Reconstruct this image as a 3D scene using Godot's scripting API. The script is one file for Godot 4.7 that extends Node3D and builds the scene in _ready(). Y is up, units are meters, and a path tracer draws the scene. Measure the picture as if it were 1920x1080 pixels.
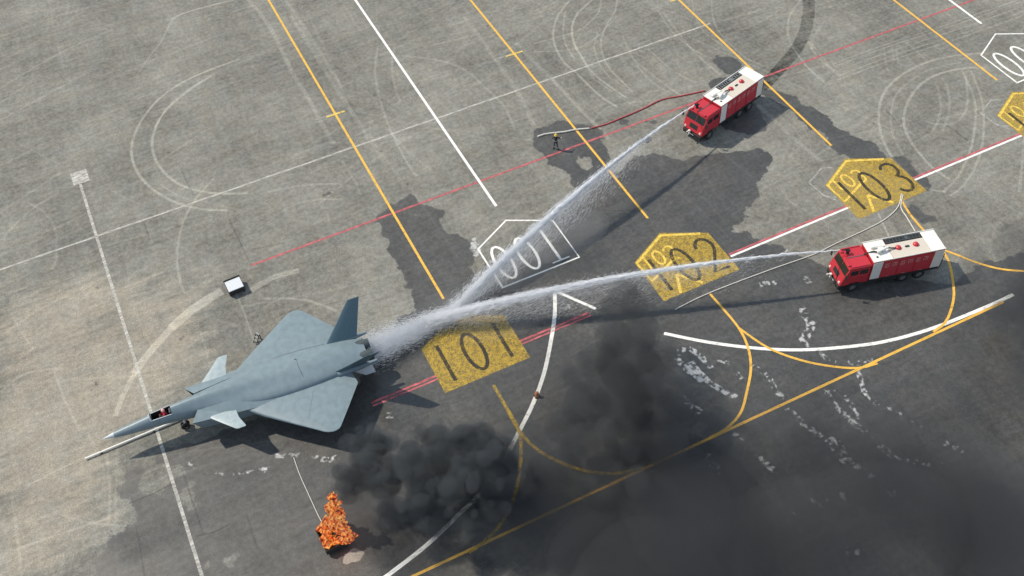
extends Node3D
# Airport apron seen from the air: a mock fighter is hosed by two fire trucks while a fire pan burns.
# World: x runs along the red stand lines, z along the yellow lead-in lines, metres.

const TRACKS := [
	[0.3,50,[10.64,-93.09,7.44,-92.86,4.19,-92.20,1.34,-90.66,-0.81,-88.37,-2.34,-85.65,-2.93,-82.98,-2.72,-79.97,-1.67,-76.99,-0.04,-74.55,1.96,-72.78,3.25,-72.08]],
	[0.3,50,[7.14,-91.78,4.94,-90.81,2.67,-89.45,0.94,-87.86,-0.38,-85.45,-0.92,-83.15,-0.81,-80.57,0.04,-77.86,1.54,-75.84,3.41,-74.43,5.60,-73.25]],
	[0.25,28,[6.24,-91.54,4.05,-90.58,1.71,-88.82,0.09,-86.53]],
	[0.2,25,[-1.33,-78.40,-0.35,-76.28,0.74,-74.71]],
	[0.25,26,[0.68,-96.12,2.30,-98.27,3.86,-100.02,6.19,-103.60,8.39,-104.05,11.37,-103.95,13.78,-103.86]],
	[0.3,30,[5.93,-103.75,8.41,-104.15,13.71,-103.61]],
	[0.25,24,[13.59,-70.29,11.42,-71.47,9.56,-72.08,7.17,-72.59]],
	[0.25,24,[12.90,-68.39,11.22,-69.41,9.34,-69.86,7.73,-69.58]],
	[0.25,34,[3.28,-76.70,1.35,-75.16,0.30,-73.98,-0.66,-72.60,-1.60,-70.52,-2.36,-68.08,-2.70,-65.51,-2.70,-64.17]],
	[0.25,22,[-12.92,-81.91,-11.77,-80.13,-11.24,-78.31,-11.22,-76.43,-11.84,-73.15,-12.38,-72.39]],
	[0.35,20,[-12.67,-100.59,-6.19,-103.55,-0.22,-105.01]],
	[0.35,18,[-13.42,-95.32,-4.02,-98.75]],
	[0.3,16,[-13.60,-97.75,-8.92,-100.48]],
	[0.3,18,[-15.84,-78.18,-12.87,-80.72,-10.01,-81.92]],
	[0.25,16,[-2.25,-80.94,3.51,-83.32]],
	[0.5,24,[14.42,-102.91,15.02,-96.96,14.75,-88.78,14.80,-82.97,14.78,-75.83]],
	[0.5,24,[18.07,-100.84,18.26,-94.05,18.32,-83.38]],
	[0.4,18,[10.59,-76.01,13.08,-76.33,15.14,-76.06]],
	[0.5,20,[17.66,-97.67,17.80,-85.11,18.02,-75.78,18.18,-70.61]],
	[0.25,26,[23.88,-87.73,22.35,-84.54,21.17,-80.37,20.34,-75.38,19.99,-70.45,20.04,-67.97]],
	[0.25,22,[25.80,-87.69,24.02,-84.10,23.04,-80.76,22.73,-78.58]],
	[0.3,26,[25.93,-85.04,28.56,-82.81,30.33,-80.08,30.98,-76.35,31.37,-72.88,30.74,-69.22]],
	[0.25,20,[29.05,-85.34,34.28,-84.76]],
	[0.25,18,[31.49,-86.06,34.67,-85.60]],
	[0.5,22,[34.07,-88.38,33.53,-74.93,32.64,-69.05]],
	[0.5,20,[36.75,-81.53,37.45,-72.75,37.93,-63.98]],
	[0.25,18,[20.11,-75.51,20.55,-71.82,21.62,-67.92]],
	[0.3,16,[18.25,-75.66,18.65,-67.14]],
	[0.25,20,[14.69,-73.34,14.77,-69.25,14.62,-68.15]],
	[0.25,20,[40.95,-85.59,42.89,-85.61,45.30,-86.50]],
	[0.25,44,[45.25,-85.39,42.97,-83.71,41.18,-81.49,40.09,-78.97,39.65,-76.19,39.94,-74.07,40.11,-71.43,40.41,-69.09,40.94,-67.59]],
	[0.28,50,[47.33,-84.21,44.93,-82.97,43.17,-81.07,42.04,-78.56,41.63,-76.08,41.34,-73.29,41.77,-70.82,42.35,-68.33]],
	[0.22,34,[49.65,-82.89,48.52,-81.30,46.94,-80.02,44.80,-77.70,43.72,-75.58,43.16,-72.92,43.30,-69.97,43.36,-68.69]],
	[0.22,34,[48.16,-83.73,47.05,-82.13,45.01,-80.75,42.98,-80.12,38.37,-80.45]],
	[0.22,34,[43.93,-83.90,42.22,-81.26,41.18,-78.70,40.87,-76.18]],
	[0.2,26,[37.77,-79.25,41.08,-77.74,43.86,-77.89,47.27,-79.83]],
	[0.2,24,[40.67,-85.02,42.59,-85.03,44.18,-85.62]],
	[0.2,26,[41.28,-74.30,41.10,-72.14,41.88,-68.89,42.42,-67.07,43.83,-64.79]],
	[0.2,26,[45.07,-78.94,43.58,-77.01,42.64,-74.19,42.49,-71.37]],
	[0.2,28,[52.44,-79.08,51.78,-75.16,52.09,-71.56,52.86,-69.47]],
	[0.2,24,[48.17,-74.10,48.40,-70.32,49.20,-67.63,50.27,-66.10]],
	[0.2,24,[46.03,-73.29,46.26,-70.87,46.98,-66.68,47.76,-64.72]],
	[0.2,22,[47.01,-77.15,46.03,-73.29,45.69,-69.91,46.38,-67.02]],
	[0.3,26,[52.76,-78.53,51.94,-71.31,52.23,-66.90]],
	[0.2,24,[58.35,-77.94,56.61,-74.91,55.89,-72.15,55.94,-67.74,57.11,-65.46]],
	[0.2,24,[56.55,-78.96,55.68,-77.24,54.64,-73.55,55.20,-69.82]],
	[0.25,28,[66.45,-73.33,63.81,-71.55,61.69,-68.89,60.73,-66.05,60.26,-63.06,60.30,-60.83]],
	[0.25,26,[62.87,-67.20,62.25,-64.87,62.16,-61.05]],
	[0.25,20,[56.60,-74.56,60.17,-73.98,64.49,-74.08]],
	[0.2,18,[57.33,-72.04,61.23,-72.30,64.10,-73.20]],
	[0.3,20,[51.95,-79.72,54.08,-79.62]],
	[0.14,30,[62.65,-62.53,69.40,-62.52,76.73,-62.14,85.90,-61.92]],
	[0.14,30,[62.38,-61.84,69.10,-61.82,76.40,-61.43,85.51,-61.20]],
	[0.14,30,[62.28,-61.20,68.97,-61.17,76.23,-60.77,85.30,-60.52]],
	[0.14,30,[62.73,-62.93,69.50,-62.93,76.86,-62.55,86.05,-62.34]],
	[0.14,30,[61.68,-60.69,68.32,-60.65,75.54,-60.24,84.56,-59.99]],
	[0.5,20,[52.80,-61.33,53.04,-54.85,53.29,-51.98]],
	[0.3,20,[66.42,-69.01,64.03,-67.57,62.31,-65.83]],
	[0.3,18,[37.38,-74.53,37.59,-68.24,38.17,-64.42]],
	[0.25,18,[37.71,-66.69,40.19,-68.00,44.92,-66.60]],
	[0.3,44,[76.49,-57.22,74.20,-58.18,71.53,-58.69,68.82,-58.60,66.10,-57.92,63.85,-56.71,61.92,-54.81,60.46,-52.73,59.31,-50.04,58.91,-47.59,58.93,-45.25,60.37,-43.71]],
	[0.3,44,[75.24,-55.34,73.76,-56.16,70.98,-56.76,68.28,-56.39,65.70,-55.08,63.60,-53.30,62.27,-51.18,61.69,-49.01,61.40,-46.76,61.69,-44.77]],
	[0.25,24,[73.73,-57.14,71.09,-57.66,68.22,-57.36,65.19,-56.27,62.92,-54.25,61.14,-51.80,60.27,-49.24]],
	[0.25,36,[72.94,-55.99,71.04,-52.12,68.26,-49.01,65.54,-46.63,62.38,-44.65,60.10,-43.85]],
	[0.25,36,[73.68,-55.58,71.62,-51.80,68.63,-48.24,65.58,-45.53,62.31,-43.67,60.34,-43.22]],
	[0.25,30,[72.86,-55.40,70.47,-52.44,68.78,-51.01,66.77,-50.40,65.10,-51.60]],
	[0.25,28,[69.42,-55.45,67.27,-52.43,64.56,-50.48,62.63,-50.14]],
	[0.25,22,[70.33,-55.25,68.33,-52.44,65.40,-50.02]],
	[0.3,28,[71.49,-46.11,68.99,-43.67,65.83,-40.74]],
	[0.2,22,[63.11,-54.74,62.66,-52.66,62.83,-50.87]],
	[0.3,22,[63.03,-67.11,62.51,-64.07,62.31,-60.96]],
	[0.25,20,[60.33,-64.31,60.47,-61.05]],
	[0.2,18,[68.94,-62.78,67.27,-60.43,66.50,-58.94]],
	[0.2,18,[70.19,-62.41,68.32,-59.84]],
	[0.2,18,[69.64,-62.55,68.13,-60.27]],
	[0.25,18,[71.33,-62.44,71.12,-59.25]],
	[0.25,18,[64.81,-51.76,69.98,-50.93,75.06,-49.90]],
	[0.2,-26,[62.82,-54.90,62.66,-52.66]],
	[0.2,-22,[66.26,-51.25,66.54,-48.00]],
	[1.1,58,[0.20,-62.95,-2.54,-62.12,-4.62,-61.00]],
	[0.8,54,[-4.36,-61.17,-6.77,-59.37,-8.41,-57.85]],
	[0.5,44,[-8.16,-58.02,-9.62,-56.19,-10.60,-54.48]],
	[0.7,44,[2.42,-61.78,4.47,-62.36,6.74,-62.03]],
	[0.3,36,[3.06,-60.45,4.77,-59.60,6.29,-58.56,8.08,-56.32]],
	[0.2,26,[-20.32,-46.59,-16.68,-46.32,-12.79,-45.95]],
	[0.2,26,[-15.86,-47.77,-14.25,-46.23,-11.40,-44.46]],
	[0.25,24,[-18.27,-61.01,-16.27,-61.99,-13.29,-61.01]],
	[0.2,24,[-14.10,-61.14,-13.76,-57.24,-13.30,-54.26]],
	[0.2,20,[-11.86,-51.40,-12.43,-47.68,-12.96,-45.57]],
	[0.25,20,[-18.86,-51.50,-18.98,-48.20,-19.21,-44.25]],
	[0.2,24,[-17.73,-51.40,-14.15,-51.82,-11.76,-51.87]],
	[0.3,20,[-17.45,-66.85,-14.44,-68.12,-11.43,-68.82]],
	[0.2,20,[-16.42,-69.49,-15.29,-64.17]],
	[0.12,34,[1.21,-62.09,1.18,-58.87,1.05,-56.45]],
	[0.1,-28,[3.08,-70.96,3.18,-67.23,3.22,-65.09]],
	[0.12,-36,[0.89,-79.22,1.05,-75.52]],
	[0.12,-30,[-3.85,-73.95,-3.88,-71.75]],
	[0.14,30,[20.73,-41.28,22.70,-41.49]],
	[0.2,-18,[3.78,-66.34,6.73,-65.68]],
	[0.2,-14,[1.72,-57.95,7.33,-58.17]],
	[0.12,-40,[-11.26,-46.45,-9.60,-46.41,-7.78,-46.60]],
	[0.12,-40,[-11.25,-44.45,-11.39,-42.46,-11.58,-40.34]],
	[0.12,-26,[-11.43,-41.32,-10.21,-41.40]],
	[0.12,-26,[-9.46,-41.38,-8.78,-41.39]],
	[0.12,-40,[-7.68,-41.69,-6.42,-41.36,-5.22,-41.49]],
	[0.12,-26,[-3.94,-41.86,-4.04,-38.68]],
	[0.12,-36,[-7.17,-47.44,-7.12,-41.63]],
	[1.5,-46,[68.24,-74.56,66.09,-71.34,63.51,-68.55,60.84,-66.49,58.18,-65.02,55.75,-63.80,54.47,-63.30]]]
const FOAM_AND_GLINT := [
	[0.5,150,[30.80,-39.84,30.07,-39.05,30.21,-38.11,30.30,-37.50]],
	[0.9,215,[30.66,-38.45,30.66,-37.31,30.86,-36.50]],
	[0.5,160,[30.93,-36.60,31.46,-35.21,32.12,-34.04]],
	[0.45,160,[30.89,-39.79,31.56,-39.49,31.85,-38.41,31.93,-37.21]],
	[0.3,120,[32.62,-37.71,33.38,-37.02,33.43,-35.29]],
	[0.4,120,[34.86,-35.95,35.36,-34.56,35.04,-33.06,35.28,-32.38]],
	[0.7,105,[41.54,-39.01,41.15,-37.06,39.65,-36.05]],
	[0.5,110,[39.84,-36.84,39.60,-35.64,39.93,-34.73,40.57,-33.23,42.17,-32.39,43.40,-32.03]],
	[0.8,95,[41.65,-37.40,41.54,-36.55]],
	[0.5,140,[38.49,-31.79,38.13,-30.34,38.27,-28.94,38.58,-27.47]],
	[0.5,115,[38.58,-27.47,38.93,-25.50,39.22,-24.11]],
	[0.35,110,[39.05,-31.23,39.32,-29.99,38.99,-28.30]],
	[0.4,150,[41.61,-31.83,40.82,-30.02,40.93,-28.61]],
	[0.3,130,[40.93,-28.61,41.84,-27.61,42.27,-26.06,42.86,-24.73]],
	[0.5,130,[42.86,-24.73,43.08,-23.85,43.28,-23.24,44.12,-22.55]],
	[0.5,110,[34.89,-31.50,35.07,-30.09,35.61,-28.25]],
	[1.0,135,[36.12,-27.98,36.07,-26.99,36.06,-25.75]],
	[0.5,140,[36.06,-25.75,36.48,-24.79,36.83,-23.76]],
	[0.5,120,[30.23,-31.57,30.28,-30.26,30.66,-28.80,31.03,-27.37]],
	[0.8,90,[26.79,-31.56,27.45,-30.47,27.69,-29.11]],
	[0.7,95,[33.94,-24.19,34.21,-23.34]],
	[0.5,90,[36.59,-22.58,37.40,-22.16]],
	[0.4,95,[39.36,-24.28,40.90,-22.99,41.82,-22.39]],
	[0.8,85,[29.73,-24.26,29.93,-23.93]],
	[0.5,105,[29.71,-23.02,30.52,-22.60]],
	[0.8,85,[31.56,-20.19,32.54,-19.47]],
	[0.5,90,[28.54,-36.19,28.73,-35.00,29.27,-33.64]],
	[0.8,85,[31.92,-24.52,32.65,-23.68]],
	[0.6,80,[34.45,-39.39,34.86,-38.88]],
	[0.5,110,[39.90,-42.57,40.84,-42.27,41.67,-41.96]],
	[0.4,110,[43.88,-45.08,44.14,-44.46]],
	[0.6,85,[43.57,-41.80,43.81,-40.68]],
	[0.5,90,[40.17,-45.29,40.78,-44.62]],
	[0.4,105,[-0.70,-45.35,0.95,-44.59]],
	[0.45,150,[1.63,-44.14,2.26,-43.55,2.76,-43.19,3.52,-43.10]],
	[0.2,105,[-6.68,-47.79,-5.80,-46.53,-4.12,-45.35,-2.64,-44.89,-1.51,-44.60]],
	[0.6,95,[-2.10,-45.31,-1.53,-44.51]],
	[0.5,200,[21.39,-58.51,21.12,-57.59,20.70,-57.11]],  # this stroke and the next paint a puddle reflection in white, not foam
	[0.4,180,[21.37,-57.60,21.22,-56.83,20.68,-56.42]],
	[0.5,100,[7.86,-44.94,8.55,-44.47]],
	[0.6,80,[24.65,-48.31,25.34,-47.31]]]
const WET_STROKES := [
	[0.9,255,[39.85,-65.34,40.67,-65.24]],
	[0.8,255,[42.35,-64.31,42.59,-63.83]],
	[0.7,255,[40.69,-62.30,41.49,-62.19]]]
const WET := [
	[40.26,-60.61,41.85,-58.99,42.48,-57.99,44.61,-57.73,47.39,-56.95,50.19,-55.83,49.66,-54.23,46.63,-51.94,43.16,-49.31,41.44,-48.79,43.23,-46.62,44.18,-44.51,46.01,-41.49,48.72,-38.72,53.99,-35.25,56.67,-35.78,62.08,-34.90,42.67,-12.16,-14.34,-41.10,-14.19,-42.95,-13.70,-43.19,-13.26,-44.97,-11.43,-44.31,-11.06,-45.77,-11.26,-46.45,-11.58,-47.10,-11.29,-48.12,-10.79,-48.06,-10.29,-47.31,-9.99,-46.42,-9.06,-46.19,-7.80,-46.51,-7.70,-47.71,-8.04,-48.80,-8.80,-49.81,-7.05,-49.53,-2.24,-49.03,5.61,-48.21,8.72,-49.42,10.43,-51.49,12.09,-52.77,13.98,-53.35,14.58,-55.95,14.77,-58.21,14.42,-59.78,15.06,-64.34,16.68,-65.49,18.64,-65.59,19.43,-64.01,20.33,-62.24,19.74,-61.59,20.08,-59.58,20.92,-58.05,21.06,-56.92,19.90,-55.80,19.68,-54.23,21.77,-54.46,26.21,-56.28,30.16,-57.82,31.98,-58.73,32.49,-61.20,31.76,-64.02,31.41,-66.28,32.21,-67.98,35.22,-68.51,37.19,-66.80,38.02,-64.96,37.22,-64.54,36.94,-62.01,36.05,-59.65],
	[53.80,-64.13,56.22,-60.94,57.25,-58.12,57.62,-56.16,57.76,-53.94,58.48,-52.53,59.36,-50.97,58.94,-49.48,60.13,-49.32,59.86,-46.68,59.96,-44.69,59.15,-44.22,58.07,-46.10,57.57,-49.11,55.65,-51.20,55.15,-53.28,55.84,-54.99,55.01,-56.73,55.06,-59.33,54.21,-61.60,53.78,-62.75],
	[56.46,-44.70,57.15,-43.58,56.99,-41.48,56.26,-41.16,56.11,-42.68],
	[53.26,-69.44,54.56,-69.01,55.32,-67.30,54.06,-66.36,52.46,-66.30],
	[50.19,-66.14,51.77,-66.68,52.45,-65.82,50.51,-65.21],
	[48.03,-62.32,52.66,-62.01,51.85,-58.04,50.82,-57.58,49.61,-58.42,48.52,-59.44,48.06,-60.99],
	[14.13,-64.84,15.30,-64.96,16.44,-64.87,14.98,-64.16],
	[17.75,-66.22,18.55,-66.26,18.71,-65.39,17.97,-65.48],
	[-12.57,-47.03,-12.07,-47.01,-12.34,-46.28,-12.83,-46.68],
	[-10.57,-49.96,-10.01,-49.62,-10.19,-47.75,-10.70,-48.27]]
const DRY := [
	[34.26,-63.47,35.47,-62.81,34.68,-60.96,33.79,-61.77],
	[-7.33,-46.52,-6.54,-45.86,-6.83,-43.58,-7.54,-44.43],
	[-7.39,-48.16,-6.73,-47.61,-6.86,-46.77,-7.54,-47.23],
	[-7.74,-40.14,-7.23,-40.05,-7.23,-38.12,-7.89,-38.45],
	[-6.76,-39.55,-6.17,-39.51,-5.61,-38.51,-6.10,-38.41],
	[18.24,-64.88,18.46,-63.40,18.00,-63.05,17.70,-64.18]]
const DUST := [
	[-18.50,-71.92,-6.14,-68.02,0.16,-61.99,-1.08,-57.58,-6.99,-54.81,-10.06,-50.47,-13.48,-45.37,-14.63,-41.47,-22.61,-45.55]]
const CURVE_A := [35.93,-43.59,36.01,-41.76,36.01,-39.48,35.59,-37.60,34.64,-35.78,33.10,-34.07,31.59,-32.69,29.84,-32.03,28.41,-31.95]
const CURVE_B := [36.01,-39.48,36.91,-36.79,38.39,-34.67,40.17,-33.04,41.86,-31.98,43.39,-31.69]
const CURVE_C := [56.38,-44.74,55.92,-43.14,55.67,-41.12,55.52,-38.63,54.98,-37.02,53.87,-35.31,52.77,-33.98,51.11,-32.69,50.03,-32.23,49.13,-32.11]
const CURVE_D := [55.52,-38.63,56.33,-37.30,56.99,-36.14,58.35,-34.55,60.77,-32.93]
const CURVE_E := [16.38,-43.57,16.37,-41.19,16.32,-39.08,16.83,-36.75,18.55,-34.19,20.72,-32.58,23.37,-31.84]
const CURVE_F := [16.37,-41.19,16.32,-39.08,15.59,-37.14,14.18,-34.89,12.49,-33.15,10.80,-32.19,8.97,-31.74]
const ARC_W := [30.53,-41.77,33.19,-39.35,36.16,-37.13,38.97,-35.47,42.02,-34.15,45.27,-33.08,49.38,-32.40,54.49,-32.13,57.21,-32.12]
const ARC_V := [24.92,-49.78,23.75,-47.52,22.23,-45.26,20.33,-42.74,18.38,-40.69,16.64,-39.18,14.24,-37.23,11.79,-35.64,9.75,-34.80,6.58,-33.59,3.28,-32.73,1.81,-32.42]
const HOSE_A := [32.57,-43.41,35.93,-43.59,41.50,-43.37,45.84,-43.07,48.17,-43.20,51.83,-43.34,53.81,-43.56,55.59,-44.21,56.85,-45.32]
const HOSE_B := [56.88,-45.15,55.71,-44.00,55.44,-43.04,54.92,-41.18]
const HOSE_RED := [37.22,-66.00,38.67,-65.81,40.46,-65.89,42.90,-66.05,45.16,-66.34,47.29,-65.89,49.57,-65.46]
const HOSE_MAN := [32.24,-67.36,32.91,-67.34,33.98,-67.01,34.85,-66.70,35.87,-66.48,37.05,-66.01]
const CABLE := [0.56,-44.54,0.50,-42.86,0.56,-40.97,0.62,-39.27,0.69,-38.44]
var rng := RandomNumberGenerator.new()
var M := {}
var used := {}


func _ready() -> void:
	rng.seed = 11
	make_view()
	make_ground()
	make_materials()
	make_markings()
	make_fighter()
	make_truck("fire_truck", Vector3(44.59, 0, -60.10), 16.3, "red fire truck with white roof parked across the upper red line", 0)
	make_truck("fire_truck", Vector3(45.12, 0, -39.75), -13.9, "red fire truck with white roof parked below the yellow 103 stand number", 1)
	make_small_things()
	make_people()
	make_water()
	make_fire()
	make_smoke()


# ------------------------------------------------------------------ view
func make_view() -> void:
	var cam := Camera3D.new()
	cam.name = "camera"
	cam.position = Vector3(0, 66, 0)
	cam.rotation_order = EULER_ORDER_YXZ
	cam.rotation_degrees = Vector3(-49.605, -22.988, -3.873)
	cam.fov = 30.813
	cam.near = 0.5
	cam.far = 3000.0
	add_child(cam)
	cam.current = true
	var sky_mat := ProceduralSkyMaterial.new()
	sky_mat.sky_top_color = Color(0.66, 0.735, 0.82)
	sky_mat.sky_horizon_color = Color(0.82, 0.85, 0.87)
	sky_mat.sky_curve = 0.2
	sky_mat.ground_bottom_color = Color(0.35, 0.34, 0.33)
	sky_mat.ground_horizon_color = Color(0.7, 0.72, 0.72)
	var sky := Sky.new()
	sky.sky_material = sky_mat
	var env := Environment.new()
	env.background_mode = Environment.BG_SKY
	env.sky = sky
	env.tonemap_mode = Environment.TONE_MAPPER_LINEAR
	env.tonemap_exposure = 1.0
	env.volumetric_fog_enabled = true
	env.volumetric_fog_density = 0.0
	env.sdfgi_enabled = true
	env.ssao_enabled = true
	env.ssil_enabled = true
	var we := WorldEnvironment.new()
	we.name = "environment"
	we.environment = env
	add_child(we)
	var sun := DirectionalLight3D.new()
	sun.name = "sun"
	sun.light_color = Color(1.0, 0.955, 0.88)
	sun.light_energy = 1.35
	sun.light_angular_distance = 1.2
	sun.shadow_enabled = true
	add_child(sun)
	# towards the sun, in camera-ground axes (-0.92, -0.39): turned by the camera's heading
	var sx := 0.9206 * -0.92 - 0.3905 * -0.39
	var sz := 0.3905 * -0.92 + 0.9206 * -0.39
	var up := tan(deg_to_rad(49.0)) * Vector2(sx, sz).length()
	sun.look_at_from_position(Vector3.ZERO, -Vector3(sx, up, sz), Vector3.UP)


# ------------------------------------------------------------------ helpers
func numbered(called: String) -> String:
	if not used.has(called):
		used[called] = 0
		return called
	used[called] += 1
	return "%s_%03d" % [called, used[called]]


func tag(o: Node, label := "", category := "", group := "", kind := "") -> Node:
	if label: o.set_meta("label", label)
	if category: o.set_meta("category", category)
	if group: o.set_meta("group", group)
	if kind: o.set_meta("kind", kind)
	return o


func thing(called: String, at: Vector3, turn: float, label: String, category: String, group := "") -> Node3D:
	var o := Node3D.new()
	o.name = numbered(called)
	add_child(o)
	o.position = at
	o.rotation.y = turn
	tag(o, label, category, group)
	return o


func mb() -> SurfaceTool:
	var st := SurfaceTool.new()
	st.begin(Mesh.PRIMITIVE_TRIANGLES)
	st.set_smooth_group(-1)
	return st


func build(st: SurfaceTool, called: String, m: Material, parent: Node = self) -> MeshInstance3D:
	st.generate_normals()
	var o := MeshInstance3D.new()
	o.mesh = st.commit()
	o.material_override = m
	o.name = numbered(called) if parent == self else called
	parent.add_child(o, true)
	return o


func quad(st: SurfaceTool, a: Vector3, b: Vector3, c: Vector3, d: Vector3) -> void:
	for p in [a, b, c, a, c, d]:
		st.add_vertex(p)


func cbox(st: SurfaceTool, c: Vector3, s: Vector3, bev := 0.02, xf := Transform3D.IDENTITY) -> void:
	# a box with chamfered edges
	var h := s / 2.0
	bev = minf(bev, minf(h.x, minf(h.y, h.z)) * 0.6)
	var p := func(v: Vector3) -> Vector3: return xf * (c + v)
	for ax in 3:
		var u := (ax + 1) % 3
		var w := (ax + 2) % 3
		for sg in [-1.0, 1.0]:
			var q := []
			for k in [[-1, -1], [1, -1], [1, 1], [-1, 1]]:
				var v := Vector3.ZERO
				v[ax] = sg * h[ax]
				v[u] = k[0] * (h[u] - bev)
				v[w] = k[1] * (h[w] - bev)
				q.append(p.call(v))
			if sg > 0: quad(st, q[3], q[2], q[1], q[0])
			else: quad(st, q[0], q[1], q[2], q[3])
	for ax in 3:
		var u := (ax + 1) % 3
		var w := (ax + 2) % 3
		for su in [-1.0, 1.0]:
			for sw in [-1.0, 1.0]:
				var q := []
				for k in [[-1, 0], [1, 0], [1, 1], [-1, 1]]:
					var v := Vector3.ZERO
					v[ax] = k[0] * (h[ax] - bev)
					v[u] = su * (h[u] - (0.0 if k[1] == 0 else bev))
					v[w] = sw * (h[w] - (bev if k[1] == 0 else 0.0))
					q.append(p.call(v))
				if su * sw > 0: quad(st, q[0], q[1], q[2], q[3])
				else: quad(st, q[3], q[2], q[1], q[0])
	for sx in [-1.0, 1.0]:
		for sy in [-1.0, 1.0]:
			for sz in [-1.0, 1.0]:
				var a: Vector3 = p.call(Vector3(sx * h.x, sy * (h.y - bev), sz * (h.z - bev)))
				var b: Vector3 = p.call(Vector3(sx * (h.x - bev), sy * h.y, sz * (h.z - bev)))
				var d: Vector3 = p.call(Vector3(sx * (h.x - bev), sy * (h.y - bev), sz * h.z))
				if sx * sy * sz > 0:
					st.add_vertex(a); st.add_vertex(d); st.add_vertex(b)
				else:
					st.add_vertex(a); st.add_vertex(b); st.add_vertex(d)


func tube(st: SurfaceTool, pts: Array, radii: Array, n := 10, caps := true) -> void:
	# a round tube along points; smooth sides
	var rings := []
	for i in pts.size():
		var a: Vector3 = pts[maxi(i - 1, 0)]
		var b: Vector3 = pts[mini(i + 1, pts.size() - 1)]
		var d := (b - a).normalized()
		var s := d.cross(Vector3.UP if absf(d.y) < 0.95 else Vector3.RIGHT).normalized()
		var t := s.cross(d)
		var ring := []
		for k in n:
			var an := TAU * k / n
			ring.append(pts[i] + (s * cos(an) + t * sin(an)) * float(radii[mini(i, radii.size() - 1)]))
		rings.append(ring)
	st.set_smooth_group(0)
	for i in rings.size() - 1:
		for k in n:
			var k2 := (k + 1) % n
			quad(st, rings[i][k], rings[i][k2], rings[i + 1][k2], rings[i + 1][k])
	st.set_smooth_group(-1)
	if caps:
		for e in [0, rings.size() - 1]:
			var c: Vector3 = pts[e]
			for k in n:
				var k2 := (k + 1) % n
				st.add_vertex(c)
				if e == 0:
					st.add_vertex(rings[e][k2]); st.add_vertex(rings[e][k])
				else:
					st.add_vertex(rings[e][k]); st.add_vertex(rings[e][k2])


func curve_points(flat: Array, step := 0.5) -> PackedVector2Array:
	# Catmull-Rom through [x, z, x, z ...]
	var p := PackedVector2Array()
	for i in range(0, flat.size(), 2):
		p.append(Vector2(flat[i], flat[i + 1]))
	if p.size() < 3:
		return p
	var out := PackedVector2Array()
	for i in p.size() - 1:
		var a := p[maxi(i - 1, 0)]
		var d := p[mini(i + 2, p.size() - 1)]
		var n := maxi(1, int(p[i].distance_to(p[i + 1]) / step))
		for k in n:
			out.append(p[i].cubic_interpolate(p[i + 1], a, d, float(k) / n))
	out.append(p[p.size() - 1])
	return out


func strip(st: SurfaceTool, pts: PackedVector2Array, width: float, y: float) -> void:
	var l := []
	var r := []
	for i in pts.size():
		var d := (pts[mini(i + 1, pts.size() - 1)] - pts[maxi(i - 1, 0)]).normalized()
		var s := Vector2(-d.y, d.x) * width / 2.0
		l.append(Vector3(pts[i].x + s.x, y, pts[i].y + s.y))
		r.append(Vector3(pts[i].x - s.x, y, pts[i].y - s.y))
	for i in pts.size() - 1:
		quad(st, l[i], l[i + 1], r[i + 1], r[i])


func noise(freq: float, oct := 3, sd := 1, kind := FastNoiseLite.TYPE_SIMPLEX_SMOOTH) -> FastNoiseLite:
	var n := FastNoiseLite.new()
	n.seed = sd
	n.noise_type = kind
	n.frequency = freq
	n.fractal_octaves = oct
	if oct < 2: n.fractal_type = FastNoiseLite.FRACTAL_NONE
	return n


func noise_bytes(w: int, h: int, freq: float, oct: int, sd: int, to: int) -> PackedByteArray:
	var im := noise(freq, oct, sd).get_image(w, h)
	im.convert(Image.FORMAT_L8)
	if w != to or h != to: im.resize(to, to, Image.INTERPOLATE_CUBIC)
	return im.get_data()


# ------------------------------------------------------------------ ground
const GX := -26.0
const GZ := -124.0
const GS := 118.0
const GN := 2048


func fill(buf: PackedByteArray, n: int, flat: Array, v: int) -> void:
	var k := n / GS
	var c := flat.size() / 2
	for row in n:
		var zz := GZ + (row + 0.5) / k
		var xs := []
		for i in c:
			var j := (i + 1) % c
			var z0: float = flat[2 * i + 1]
			var z1: float = flat[2 * j + 1]
			if (z0 <= zz) != (z1 <= zz):
				xs.append(lerpf(flat[2 * i], flat[2 * j], (zz - z0) / (z1 - z0)))
		xs.sort()
		for i in range(0, xs.size() - 1, 2):
			for x in range(clampi(int((xs[i] - GX) * k), 0, n - 1), clampi(int((xs[i + 1] - GX) * k), 0, n - 1)):
				buf[row * n + x] = v


func stroke(buf: PackedByteArray, n: int, flat: Array, width: float, strength: float) -> void:
	# adds a soft-edged stroke; strength may be negative
	var k := n / GS
	var pts := curve_points(flat, 1.0)
	var last := Vector2(-1, -1)
	var r := maxf(width / 2.0 * k, 0.5)
	for i in pts.size() - 1:
		var a := (pts[i] - Vector2(GX, GZ)) * k
		var b := (pts[i + 1] - Vector2(GX, GZ)) * k
		var ab := b - a
		var l2 := maxf(ab.length_squared(), 0.001)
		var fade := strength * rng.randf_range(0.75, 1.1)
		for y in range(maxi(0, int(minf(a.y, b.y) - r - 1)), mini(n, int(maxf(a.y, b.y) + r + 2))):
			for x in range(maxi(0, int(minf(a.x, b.x) - r - 1)), mini(n, int(maxf(a.x, b.x) + r + 2))):
				var q := Vector2(x, y) - a
				var t := q.dot(ab) / l2
				if t < 0.0 or t >= 1.0:
					continue
				var d := (q - ab * t).length()
				if d < r + 0.7:
					var add := fade * clampf(r + 0.7 - d, 0.0, 1.0)
					buf[y * n + x] = clampi(buf[y * n + x] + int(add), 0, 255)


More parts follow.
